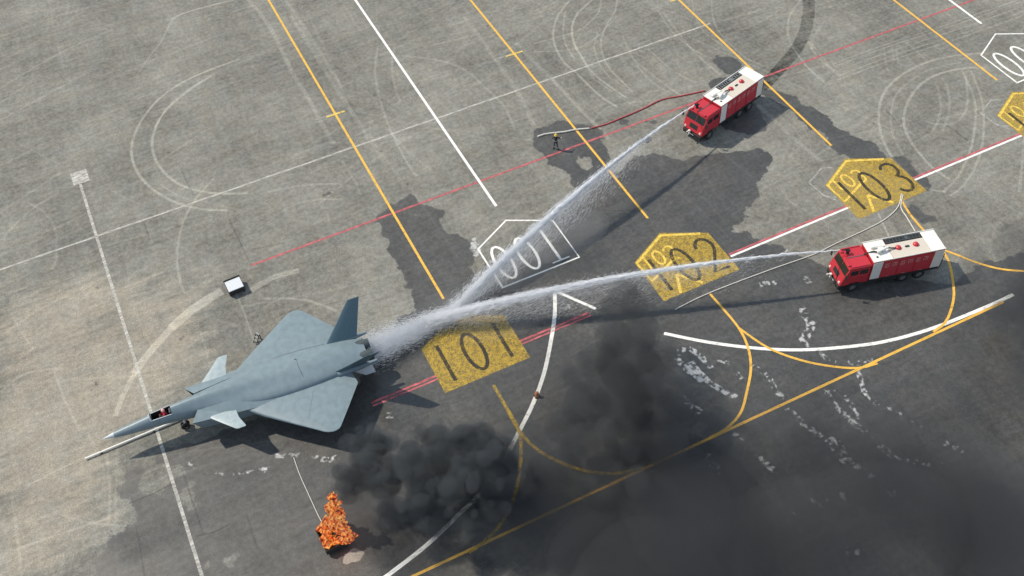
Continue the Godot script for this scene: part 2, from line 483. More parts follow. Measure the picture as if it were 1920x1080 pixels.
func blurred(buf: PackedByteArray, n: int, small: int) -> PackedByteArray:
	var im := Image.create_from_data(n, n, false, Image.FORMAT_L8, buf)
	im.resize(small, small, Image.INTERPOLATE_LANCZOS)
	im.resize(GN, GN, Image.INTERPOLATE_CUBIC)
	return im.get_data()


func make_ground() -> void:
	var n := GN
	# wet areas, kept as a mask with a ragged edge
	var wet := PackedByteArray()
	wet.resize(768 * 768)
	for p in WET: fill(wet, 768, p, 255)
	for s in WET_STROKES: stroke(wet, 768, s[2], s[0], 255)
	for p in DRY: fill(wet, 768, p, 0)
	wet = blurred(wet, 768, 150)
	var dust := PackedByteArray()
	dust.resize(192 * 192)
	for p in DUST: fill(dust, 192, p, 255)
	dust = blurred(dust, 192, 20)
	var mark := PackedByteArray()
	mark.resize(n * n)
	mark.fill(128)
	for s in TRACKS: stroke(mark, n, s[2], s[0] * 0.8, s[1] * 1.55)
	# faint random rubber and scuff lines, mostly along the stands
	for i in 1100:
		var a := rng.randfn(0.0, 0.3) + (-0.1 if rng.randf() < 0.6 else (1.35 if rng.randf() < 0.6 else rng.randf_range(0.0, PI)))
		var c := Vector2(rng.randf_range(GX, GX + GS), rng.randf_range(GZ, -30.0))
		var d := Vector2.from_angle(a) * rng.randf_range(1.0, 12.0)
		var bend := d.orthogonal() * rng.randf_range(-0.12, 0.12)
		stroke(mark, n, [c.x - d.x, c.y - d.y, c.x + bend.x, c.y + bend.y, c.x + d.x, c.y + d.y], rng.randf_range(0.06, 0.26), rng.randf_range(-16, 24))
	# slab joints
	var jx := GX + 1.0
	while jx < GX + GS:
		stroke(mark, n, [jx, GZ, jx, GZ + GS], 0.08, -7)
		jx += 4.8
	var jz := GZ + 2.0
	while jz < GZ + GS:
		stroke(mark, n, [GX, jz, GX + GS, jz], 0.08, -7)
		jz += 4.8
	var foam_and_glint := PackedByteArray()
	foam_and_glint.resize(n * n)
	for s in FOAM_AND_GLINT: stroke(foam_and_glint, n, s[2], s[0], s[1] * 1.0)
	var c1 := noise_bytes(n / 2, n / 2, 0.010, 5, 3, n)
	var sa := noise_bytes(n / 5, n, 0.055, 4, 4, n)
	var sb := noise_bytes(n, n / 5, 0.045, 4, 5, n)
	var fine := noise_bytes(n, n, 0.11, 4, 6, n)
	var wn := noise_bytes(n, n, 0.022, 6, 7, n)
	var lut := PackedByteArray()
	lut.resize(1024)
	for i in 1024:
		lut[i] = int(255.0 * Color(i / 1023.0, 0, 0).linear_to_srgb().r)
	var rgb := PackedByteArray()
	rgb.resize(n * n * 3)
	var rough := PackedByteArray()
	rough.resize(n * n)
	for i in n * n:
		var w := clampf((wet[i] + (wn[i] - 128) * 1.1 + (fine[i] - 128) * 0.35 - 108.0) * 0.05, 0.0, 1.0)
		var du := clampf((dust[i] + (c1[i] - 128) * 0.7 + (sa[i] - 128) * 0.5 - 90.0) * 0.008, 0.0, 1.0)
		var g := 0.247 + (c1[i] - 128) * 0.00050 + (sa[i] - 128) * 0.00032 + (sb[i] - 128) * 0.00024 + (fine[i] - 128) * 0.00055 + (mark[i] - 128) * 0.0019 + du * 0.082
		var warm := 0.02 + du * 0.07 + (wn[i] - 128) * 0.0003
		g *= 1.0 - w * (0.60 + (c1[i] - 128) * 0.0009)
		warm *= 1.0 - 0.5 * w
		var ro := 0.9 - w * (0.48 + (c1[i] - 128) * 0.0022)
		var r := g * (1.0 + warm)
		var b := g * (1.0 - (0.11 + du * 0.05) * (1.0 - 0.75 * w) - (wn[i] - 128) * 0.0003)
		if foam_and_glint[i] > 0:
			var f := clampf((foam_and_glint[i] + 36.0 - absf(wn[i] - 128.0) * 1.7 + (fine[i] - 128) * 1.3 - 100.0) * 0.010, 0.0, 1.0)
			r = lerpf(r, 0.62, f); g = lerpf(g, 0.63, f); b = lerpf(b, 0.64, f)
		rgb[3 * i] = lut[clampi(int(r * 1023.0), 0, 1023)]
		rgb[3 * i + 1] = lut[clampi(int(g * 1023.0), 0, 1023)]
		rgb[3 * i + 2] = lut[clampi(int(b * 1023.0), 0, 1023)]
		rough[i] = clampi(int(ro * 255.0), 0, 255)
	var albedo := ImageTexture.create_from_image(Image.create_from_data(n, n, false, Image.FORMAT_RGB8, rgb))
	var rough_t := ImageTexture.create_from_image(Image.create_from_data(n, n, false, Image.FORMAT_L8, rough))
	# fine grain, tiled
	var gt := 512
	var ga := noise(0.11, 3, 21).get_seamless_image(gt, gt).get_data()
	var gs_im := noise(0.06, 3, 22).get_seamless_image(gt / 8, gt)
	gs_im.resize(gt, gt, Image.INTERPOLATE_CUBIC)
	var gb := gs_im.get_data()
	var grain := PackedByteArray()
	grain.resize(gt * gt * 3)
	for i in gt * gt:
		var v := clampi(226 + int((ga[i] - 128) * 0.26 + (gb[i] - 128) * 0.07), 0, 255)
		grain[3 * i] = v; grain[3 * i + 1] = v; grain[3 * i + 2] = v
	M.grain = ImageTexture.create_from_image(Image.create_from_data(gt, gt, false, Image.FORMAT_RGB8, grain))
	var m := StandardMaterial3D.new()
	m.resource_name = "apron_concrete"
	m.albedo_texture = albedo
	m.roughness_texture = rough_t
	m.roughness = 1.0
	m.detail_enabled = true
	m.detail_albedo = M.grain
	m.detail_blend_mode = BaseMaterial3D.BLEND_MODE_MUL
	m.detail_uv_layer = BaseMaterial3D.DETAIL_UV_2
	var st := SurfaceTool.new()
	st.begin(Mesh.PRIMITIVE_TRIANGLES)
	for q in [[0, 0], [1, 0], [1, 1], [0, 0], [1, 1], [0, 1]]:
		var p := Vector3(GX + q[0] * GS, 0, GZ + q[1] * GS)
		st.set_normal(Vector3.UP)
		st.set_uv(Vector2(q[0], q[1]))
		st.set_uv2(Vector2(p.x, p.z) / 9.0)
		st.add_vertex(p)
	var o := MeshInstance3D.new()
	o.mesh = st.commit()
	o.material_override = m
	o.name = "apron"
	add_child(o)
	tag(o, "grey concrete apron with tyre marks and wet patches", "", "", "structure")
	# the rest of the airfield, butted round the apron
	var g2 := StandardMaterial3D.new()
	g2.resource_name = "outer_concrete"
	g2.albedo_color = Color(0.268, 0.262, 0.23).linear_to_srgb()
	g2.roughness = 0.9
	g2.albedo_texture = M.grain
	g2.uv1_triplanar = true
	g2.uv1_world_triplanar = true
	g2.uv1_scale = Vector3.ONE / 9.0
	st = mb()
	var x0 := GX; var x1 := GX + GS; var z0 := GZ; var z1 := GZ + GS; var e := 1500.0
	for r in [[-e, -e, e, z0], [-e, z1, e, e], [-e, z0, x0, z1], [x1, z0, e, z1]]:
		quad(st, Vector3(r[0], 0, r[1]), Vector3(r[2], 0, r[1]), Vector3(r[2], 0, r[3]), Vector3(r[0], 0, r[3]))
	tag(build(st, "ground", g2), "grey concrete airfield reaching out beyond the apron", "", "", "structure")


# ------------------------------------------------------------------ materials
func plain(called: String, c: Color, rough := 0.6, metal := 0.0) -> StandardMaterial3D:
	# c is a linear base colour
	var m := StandardMaterial3D.new()
	m.resource_name = called
	m.albedo_color = c.linear_to_srgb()
	m.roughness = rough
	m.metallic = metal
	return m


func mottled(called: String, c: Color, spread: float, scale: float, rough: float, sd: int) -> StandardMaterial3D:
	# base colour with a grain of its own, mapped in the object's own axes
	var n := 256
	var d := noise(0.03, 4, sd).get_seamless_image(n, n).get_data()
	var f := noise(0.2, 2, sd + 1).get_seamless_image(n, n).get_data()
	var px := PackedByteArray()
	px.resize(n * n * 3)
	for i in n * n:
		var k := 1.0 + spread * ((d[i] - 128) / 128.0 + 0.4 * (f[i] - 128) / 128.0)
		var q := Color(c.r * k, c.g * k, c.b * k).linear_to_srgb()
		px[3 * i] = clampi(int(q.r * 255), 0, 255); px[3 * i + 1] = clampi(int(q.g * 255), 0, 255); px[3 * i + 2] = clampi(int(q.b * 255), 0, 255)
	var m := StandardMaterial3D.new()
	m.resource_name = called
	m.albedo_texture = ImageTexture.create_from_image(Image.create_from_data(n, n, false, Image.FORMAT_RGB8, px))
	m.uv1_triplanar = true
	m.uv1_scale = Vector3.ONE * scale
	m.roughness = rough
	return m


func paint(called: String, c: Color, cover: float, hard: float, sd: int, stretch := 1) -> StandardMaterial3D:
	# worn road paint: the colour of the paint, with holes and scratches where it has gone
	var n := 512
	var d := noise(0.025, 5, sd).get_seamless_image(n, n).get_data()
	var s_im := noise(0.08, 3, sd + 5).get_seamless_image(n / 8 if stretch == 1 else n, n)
	s_im.resize(n, n, Image.INTERPOLATE_CUBIC)
	var s := s_im.get_data()
	var px := PackedByteArray()
	px.resize(n * n * 4)
	for i in n * n:
		var v := (d[i] + s[i]) / 510.0
		var a := clampf((v - (1.0 - cover)) * hard + 0.5, 0.0, 1.0)
		var k := 0.82 + 0.36 * (s[i] / 255.0)
		var q := Color(c.r * k, c.g * k, c.b * k).linear_to_srgb()
		px[4 * i] = clampi(int(q.r * 255), 0, 255); px[4 * i + 1] = clampi(int(q.g * 255), 0, 255); px[4 * i + 2] = clampi(int(q.b * 255), 0, 255)
		px[4 * i + 3] = int(a * 255)
	var m := StandardMaterial3D.new()
	m.resource_name = called
	m.albedo_texture = ImageTexture.create_from_image(Image.create_from_data(n, n, false, Image.FORMAT_RGBA8, px))
	m.transparency = BaseMaterial3D.TRANSPARENCY_ALPHA
	m.uv1_triplanar = true
	m.uv1_world_triplanar = true
	m.uv1_scale = Vector3.ONE / 7.0
	m.roughness = 0.75
	return m


func make_materials() -> void:
	M.yellow = paint("yellow_paint", Color(0.74, 0.43, 0.07), 0.86, 2.2, 31)
	M.yellow_old = paint("worn_yellow_paint", Color(0.5, 0.34, 0.05), 0.57, 1.2, 37, 0)
	M.yellow_new = paint("bright_yellow_paint", Color(0.78, 0.55, 0.1), 0.72, 1.6, 41, 0)
	M.black = paint("black_paint", Color(0.025, 0.025, 0.025), 0.66, 1.3, 43)
	M.white = paint("white_paint", Color(0.8, 0.8, 0.78), 0.84, 2.0, 47)
	M.white_old = paint("worn_white_paint", Color(0.6, 0.59, 0.55), 0.6, 1.0, 53)
	M.white_faint = paint("faded_white_paint", Color(0.48, 0.475, 0.45), 0.5, 1.0, 59)
	M.red = paint("red_paint", Color(0.56, 0.13, 0.15), 0.7, 1.3, 61)
	M.skin = mottled("aircraft_grey", Color(0.185, 0.245, 0.28), 0.15, 0.16, 0.42, 71)
	M.skin_pale = mottled("pale_canard_grey", Color(0.34, 0.41, 0.44), 0.14, 0.3, 0.45, 72)
	M.skin_light = mottled("radome_grey", Color(0.52, 0.56, 0.6), 0.06, 0.5, 0.45, 73)
	M.skin_shaded = mottled("shaded_fin_grey", Color(0.10, 0.165, 0.20), 0.12, 0.5, 0.5, 75)  # aircraft grey made darker and bluer: shade on the fins painted into the colour
	M.truck_red = mottled("fire_red", Color(0.5, 0.03, 0.045), 0.1, 0.6, 0.3, 77)
	M.truck_white = mottled("truck_white", Color(0.78, 0.77, 0.73), 0.05, 0.6, 0.4, 79)
	M.deck = mottled("deck_plate", Color(0.60, 0.55, 0.48), 0.1, 0.8, 0.7, 81)
	M.dark = plain("black_rubber", Color(0.02, 0.02, 0.022), 0.7)
	M.soot = mottled("sooty_steel", Color(0.03, 0.028, 0.026), 0.3, 1.0, 0.8, 83)
	M.glass = plain("dark_glass", Color(0.012, 0.016, 0.018), 0.08)
	M.steel = plain("dull_steel", Color(0.35, 0.36, 0.37), 0.4, 0.8)
	M.pale_metal = mottled("pale_sheet", Color(0.62, 0.65, 0.7), 0.06, 0.6, 0.4, 85)
	M.lamp = plain("lamp_lens", Color(0.75, 0.75, 0.7), 0.1)
	M.hose = mottled("canvas_hose", Color(0.62, 0.6, 0.55), 0.15, 2.0, 0.8, 87)
	M.red_hose = mottled("red_hose", Color(0.45, 0.08, 0.09), 0.15, 2.0, 0.7, 89)
	M.faded_print = mottled("faded_print", Color(0.62, 0.34, 0.33), 0.2, 1.0, 0.5, 93)
	M.seam_light = plain("faint_seam", Color(0.2, 0.26, 0.285), 0.6)
	M.seam = plain("panel_seam", Color(0.06, 0.08, 0.09), 0.7)


# ------------------------------------------------------------------ painted markings
func line(called: String, pts: PackedVector2Array, width: float, y: float, m: Material, label: String) -> void:
	var st := mb()
	strip(st, pts, width, y)
	tag(build(st, called, m), label, "", "", "structure")


func straight(a: float, b: float, c: float, d: float) -> PackedVector2Array:
	return PackedVector2Array([Vector2(a, b), Vector2(c, d)])


func digit(st: SurfaceTool, ch: String, x: float, z: float, w: float, h: float, t: float, y: float) -> void:
	# a figure painted on the ground; its top points to -z
	var p := PackedVector2Array()
	match ch:
		"0":
			for i in 29:
				p.append(Vector2(x + sin(TAU * i / 28.0) * w / 2, z - cos(TAU * i / 28.0) * h / 2))
		"1":
			p = PackedVector2Array([Vector2(x, z - h / 2), Vector2(x, z + h / 2)])
		"2":
			for i in 13:
				var a := -PI * 0.95 + PI * 1.15 * i / 12.0
				p.append(Vector2(x + cos(a) * w / 2, z - h * 0.22 + sin(a) * h * 0.27))
			p.append(Vector2(x - w / 2, z + h / 2))
			p.append(Vector2(x + w / 2, z + h / 2))
		"3":
			for i in 10:
				var a := -PI * 0.85 + PI * 1.3 * i / 9.0
				p.append(Vector2(x + cos(a) * w / 2, z - h * 0.26 + sin(a) * h * 0.23))
			for i in 10:
				var a := -PI * 0.42 + PI * 1.3 * i / 9.0
				p.append(Vector2(x + cos(a) * w / 2, z + h * 0.24 + sin(a) * h * 0.26))
		"4":
			p = PackedVector2Array([Vector2(x + w * 0.2, z + h / 2), Vector2(x + w * 0.2, z - h / 2), Vector2(x - w / 2, z + h * 0.2), Vector2(x + w / 2, z + h * 0.2)])
	strip(st, p, t, y)


func stand_number(cx: float, text: String, col: Material, order: int) -> void:
	# a yellow field, square below and pointed above, with three figures
	var st := mb()
	var y := 0.010
	var c := Vector3(cx, y, -47.5)
	var ring := [Vector3(cx - 3.65, y, -44.6), Vector3(cx - 3.65, y, -49.35), Vector3(cx, y, -51.3), Vector3(cx + 3.65, y, -49.35), Vector3(cx + 3.65, y, -44.6)]
	for i in 5:
		st.add_vertex(c); st.add_vertex(ring[i]); st.add_vertex(ring[(i + 1) % 5])
	tag(build(st, "stand_field", col), "yellow painted field of stand number " + text, "", "", "structure")
	st = mb()
	for i in 3:
		digit(st, text[i], cx + (i - 1) * 2.45, -47.2, 1.45, 3.8, 0.3, 0.016)
	tag(build(st, "stand_figures", M.black), "black figures " + text + " painted on the yellow field", "", "", "structure")
	# an older, brighter outline with its own figures shows through beside it
	if order > 0:
		st = mb()
		strip(st, PackedVector2Array([Vector2(cx - 0.6, -48.1), Vector2(cx - 3.4, -46.9), Vector2(cx - 3.5, -49.2), Vector2(cx - 0.1, -51.0), Vector2(cx + 3.0, -49.6)]), 0.26, 0.013)
		for i in 3:
			digit(st, text[i], cx - 2.7 + i * 1.15, -48.9 + 0.0 * i, 0.8, 1.6, 0.2, 0.0131 + 0.0002 * i)
		strip(st, straight(cx - 1.2, -46.6, cx - 2.0, -44.7), 0.25, 0.0135)
		strip(st, straight(cx - 1.2, -46.6, cx + 0.2, -44.8), 0.25, 0.0138)
		tag(build(st, "old_stand_outline", M.yellow_new), "older bright yellow outline under stand number " + text, "", "", "structure")


func white_number(cx: float, text: String) -> void:
	var st := mb()
	var y := 0.010
	strip(st, PackedVector2Array([Vector2(cx - 3.6, -52.1), Vector2(cx - 3.6, -57.0), Vector2(cx, -58.95), Vector2(cx + 3.6, -57.0), Vector2(cx + 3.6, -52.1), Vector2(cx - 3.7, -52.1)]), 0.17, y)
	for i in 3:
		digit(st, text[i], cx + (i - 1) * 2.2 - 0.1, -54.6, 1.35, 3.9, 0.24, y + 0.001)
	strip(st, straight(cx + 1.3, -52.55, cx + 2.9, -52.55), 0.14, y + 0.002)
	tag(build(st, "white_stand_number", M.white), "white outlined stand number " + text, "", "", "structure")


func make_markings() -> void:
	var xs := [16.43, 35.89, 55.40, 74.90]
	var which := ["leading to stand 101", "leading to stand 102", "leading to stand 103", "leading to stand 104"]
	for i in 4:
		line("yellow_line", straight(xs[i], -190, xs[i], -53.3), 0.22, 0.008, M.yellow, "straight yellow line " + which[i])
	for i in 3:
		line("cross_tick", straight(xs[i] - 0.95, -79.85, xs[i] + 0.95, -79.85), 0.2, 0.012, M.yellow_new, "short yellow tick across the line " + which[i])
		line("old_tick", straight(xs[i] - 2.0 + 0.2 * i, -80.0, xs[i] + 0.5, -80.0), 0.16, 0.004, M.white_faint, "faded white tick beside the line " + which[i])
	for x in [24.87, 79.86]:
		line("white_line", straight(x, -190, x, -60.95), 0.25, 0.008, M.white, "solid white line ending above stand number " + ("001" if x < 30 else "002"))
	line("thin_white_line", straight(-120, -74.48, 56, -74.48), 0.2, 0.004, M.white_old, "thin worn white line running right across the apron")
	line("pale_line", straight(-8.0, -82.0, -8.0, -20), 0.25, 0.004, M.white_old, "pale worn line running under the fighter's nose")
	var st := mb()
	quad(st, Vector3(-8.6, 0.006, -83.9), Vector3(-7.1, 0.006, -83.9), Vector3(-7.1, 0.006, -82.1), Vector3(-8.6, 0.006, -82.1))
	tag(build(st, "pale_patch", M.white_old), "pale painted square at the end of the pale line", "", "", "structure")
	line("red_line", straight(3.25, -64.53, 140, -64.53), 0.22, 0.004, M.red, "long thin red line under the upper fire truck")
	var where := {7.4: "behind the fighter's tail", 20.0: "to the right of stand number 101", 39.7: "between stand numbers 102 and 103", 59.0: "between stand numbers 103 and 104", 78.4: "beyond stand number 104"}
	for s in [[7.4, 12.8], [20.0, 26.3], [39.7, 52.0], [59.0, 71.3], [78.4, 110.0]]:
		line("red_line", straight(s[0], -46.42, s[1], -46.42), 0.2, 0.004, M.red, "red line segment " + where[s[0]])
		if s[0] > 30:
			line("white_edge_line", straight(s[0], -46.17, s[1], -46.17), 0.2, 0.004, M.white, "white line beside the red line segment " + where[s[0]])
		else:
			line("red_line", straight(s[0], -46.10, s[1], -46.10), 0.15, 0.004, M.red, "thinner red line beside the red segment " + where[s[0]])
	stand_number(16.43, "101", M.yellow_old, 0)
	stand_number(35.89, "102", M.yellow_old, 1)
	stand_number(55.40, "103", M.yellow_old, 2)
	stand_number(74.90, "104", M.yellow_old, 3)
	white_number(24.87, "001")
	white_number(79.86, "002")
	line("taxi_line", straight(-40, -31.9, 56, -31.9), 0.21, 0.008, M.yellow, "long yellow taxi line along the bottom of the apron")
	line("yellow_curve", curve_points(CURVE_A), 0.2, 0.012, M.yellow, "yellow curve bending left from stand 102")
	line("yellow_curve", curve_points(CURVE_B), 0.2, 0.014, M.yellow, "yellow curve bending right from stand 102")
	line("yellow_curve", curve_points(CURVE_C), 0.2, 0.012, M.yellow, "yellow curve bending left from stand 103 behind the truck")
	line("yellow_curve", curve_points(CURVE_D), 0.2, 0.014, M.yellow, "yellow curve bending right from stand 103 behind the truck")
	line("yellow_curve", curve_points(CURVE_E), 0.25, 0.012, M.yellow_old, "yellow curve bending right from stand 101")
	line("yellow_curve", curve_points(CURVE_F), 0.25, 0.014, M.yellow_old, "yellow curve bending left from stand 101")
	line("white_arc", curve_points(ARC_W), 0.29, 0.004, M.white, "wide white arc joining the taxi line on the right")
	line("white_arc", curve_points(ARC_V), 0.31, 0.004, M.white, "wide white arc swinging down past stand 101")
	line("white_branch", straight(24.92, -49.78, 26.97, -46.51), 0.26, 0.006, M.white, "short white line branching off the arc by stand 101")
	# small faded boxes by the stand fields
	for cx in [55.4, 74.9]:
		st = mb()
		strip(st, PackedVector2Array([Vector2(cx - 1.7, -50.9), Vector2(cx - 2.6, -51.3), Vector2(cx - 4.7, -50.3), Vector2(cx - 4.5, -48.2), Vector2(cx - 3.7, -47.7)]), 0.16, 0.004)
		strip(st, PackedVector2Array([Vector2(cx - 4.6, -48.6), Vector2(cx - 3.9, -47.3)]), 0.16, 0.0045)
		strip(st, straight(cx - 1.8, -44.4, cx - 3.2, -40.5), 0.18, 0.005)
		tag(build(st, "faded_outline", M.white_faint), "faded white outline beside stand number " + ("103" if cx < 60 else "104"), "", "", "structure")


# ------------------------------------------------------------------ the mock fighter
func loft_station(s: float) -> Array:
	# half-width, top, crown height, edge height, bottom, crown half-width, squareness
	var T := [[0.0, .012, 1.905, 0.0, 1.9, 1.895, .3, 2.0], [.95, .21, 2.16, 0.0, 1.94, 1.74, .3, 2.0], [2.4, .37, 2.45, 0.0, 2.02, 1.66, .3, 2.0], [3.85, .46, 2.66, .05, 2.1, 1.6, .3, 2.1],
		[5.4, .58, 2.78, .2, 2.16, 1.52, .32, 2.1], [6.6, .74, 2.84, .28, 2.2, 1.42, .42, 2.1], [8.0, 1.0, 2.86, .34, 2.22, 1.3, .5, 2.2], [10.0, 1.45, 2.84, .36, 2.2, 1.16, .6, 2.3],
		[12.0, 1.8, 2.8, .32, 2.14, 1.1, .7, 2.4], [14.5, 1.9, 2.78, .26, 2.1, 1.12, .8, 2.4], [17.4, 1.7, 2.7, .2, 2.08, 1.25, .8, 2.4], [19.2, 1.45, 2.52, .12, 2.06, 1.5, .8, 2.4], [20.2, 1.2, 2.36, .05, 2.04, 1.65, .7, 2.4]]
	for i in T.size() - 1:
		if s <= T[i + 1][0]:
			var k: float = (s - T[i][0]) / (T[i + 1][0] - T[i][0])
			var a: Array = T[maxi(i - 1, 0)]
			var d: Array = T[mini(i + 2, T.size() - 1)]
			var out := []
			for j in range(1, 8):
				out.append(cubic_interpolate_in_time(T[i][j], T[i + 1][j], a[j], d[j], k, T[i + 1][0] - T[i][0], (a[0] - T[i][0]) if i > 0 else -1.0, d[0] - T[i][0] if i + 2 < T.size() else T[i + 1][0] - T[i][0] + 1.0))
			return out
	return T[-1].slice(1)


func ring_points(s: float) -> Array:
	var q := loft_station(s)
	var w: float = q[0]
	var pts := []
	var fr := [0.0, .15, .3, .45, .6, .74, .86, .95, 1.0]
	for f in fr:
		var h: float = q[3] + (q[1] - q[3]) * pow(maxf(0.0, 1.0 - pow(f, q[6])), 1.0 / q[6]) + q[2] * exp(-pow(f * w / q[5], 2.0)) * (1.0 - pow(f, 6.0))
		pts.append(Vector2(f * w, h))
	for f in [.9, .7, .4, 0.0]:
		pts.append(Vector2(f * w, q[3] - (q[3] - q[4]) * pow(1.0 - pow(f, 3.0), 1.0 / 3.0)))
	return pts


func at(s: float, y: float, h: float) -> Vector3:
	# fighter axes: s back from the nose, y to its right wing, h up
	return Vector3(s, h, y)


func loft(st: SurfaceTool, from: float, to: float, step: float, hole := false) -> void:
	var ss := [from]
	while ss[-1] < to - 0.01:
		ss.append(minf(to, ss[-1] + step))
	if hole:
		for v in [3.85, 5.35]:
			if not ss.has(v): ss.append(v)
		ss.sort()
	st.set_smooth_group(0)
	for i in ss.size() - 1:
		var a := ring_points(ss[i])
		var b := ring_points(ss[i + 1])
		for k in a.size() - 1:
			if hole and ss[i] >= 3.84 and ss[i + 1] <= 5.36 and k < 5:
				continue
			for sg in [-1.0, 1.0]:
				var p := [at(ss[i], a[k].x * sg, a[k].y), at(ss[i + 1], b[k].x * sg, b[k].y), at(ss[i + 1], b[k + 1].x * sg, b[k + 1].y), at(ss[i], a[k + 1].x * sg, a[k + 1].y)]
				if sg > 0: quad(st, p[0], p[1], p[2], p[3])
				else: quad(st, p[3], p[2], p[1], p[0])
	st.set_smooth_group(-1)


func aerofoil(st: SurfaceTool, le: Array, te: Array, thick: Array) -> void:
	# le, te: matching points along the span (Vector3); thick: full thickness at each; lens section across the plane of the surface
	var up := []
	for i in le.size():
		var j := mini(i, le.size() - 2)
		var span: Vector3 = ((le[j + 1] + te[j + 1]) - (le[j] + te[j])).normalized()
		up.append((te[i] - le[i]).normalized().cross(span).normalized())
	var fr := [0.0, .04, .12, .3, .55, .8, 1.0]
	var hh := [0.0, .42, .78, 1.0, .85, .5, .06]
	st.set_smooth_group(0)
	for sg in [-1.0, 1.0]:
		for i in le.size() - 1:
			for k in fr.size() - 1:
				var p := []
				for c in [[i, k], [i + 1, k], [i + 1, k + 1], [i, k + 1]]:
					var t: float = thick[c[0]]
					p.append(le[c[0]].lerp(te[c[0]], fr[c[1]]) + up[c[0]] * (t / 2.0 * hh[c[1]] * sg))
				if sg > 0: quad(st, p[0], p[1], p[2], p[3])
				else: quad(st, p[3], p[2], p[1], p[0])
		# close the tip
	st.set_smooth_group(-1)
	var e := le.size() - 1
	for k in fr.size() - 1:
		var a0: Vector3 = le[e].lerp(te[e], fr[k])
		var b0: Vector3 = le[e].lerp(te[e], fr[k + 1])
		var t2: float = thick[e] / 2.0
		quad(st, a0 + up[e] * t2 * hh[k], b0 + up[e] * t2 * hh[k + 1], b0 - up[e] * t2 * hh[k + 1], a0 - up[e] * t2 * hh[k])


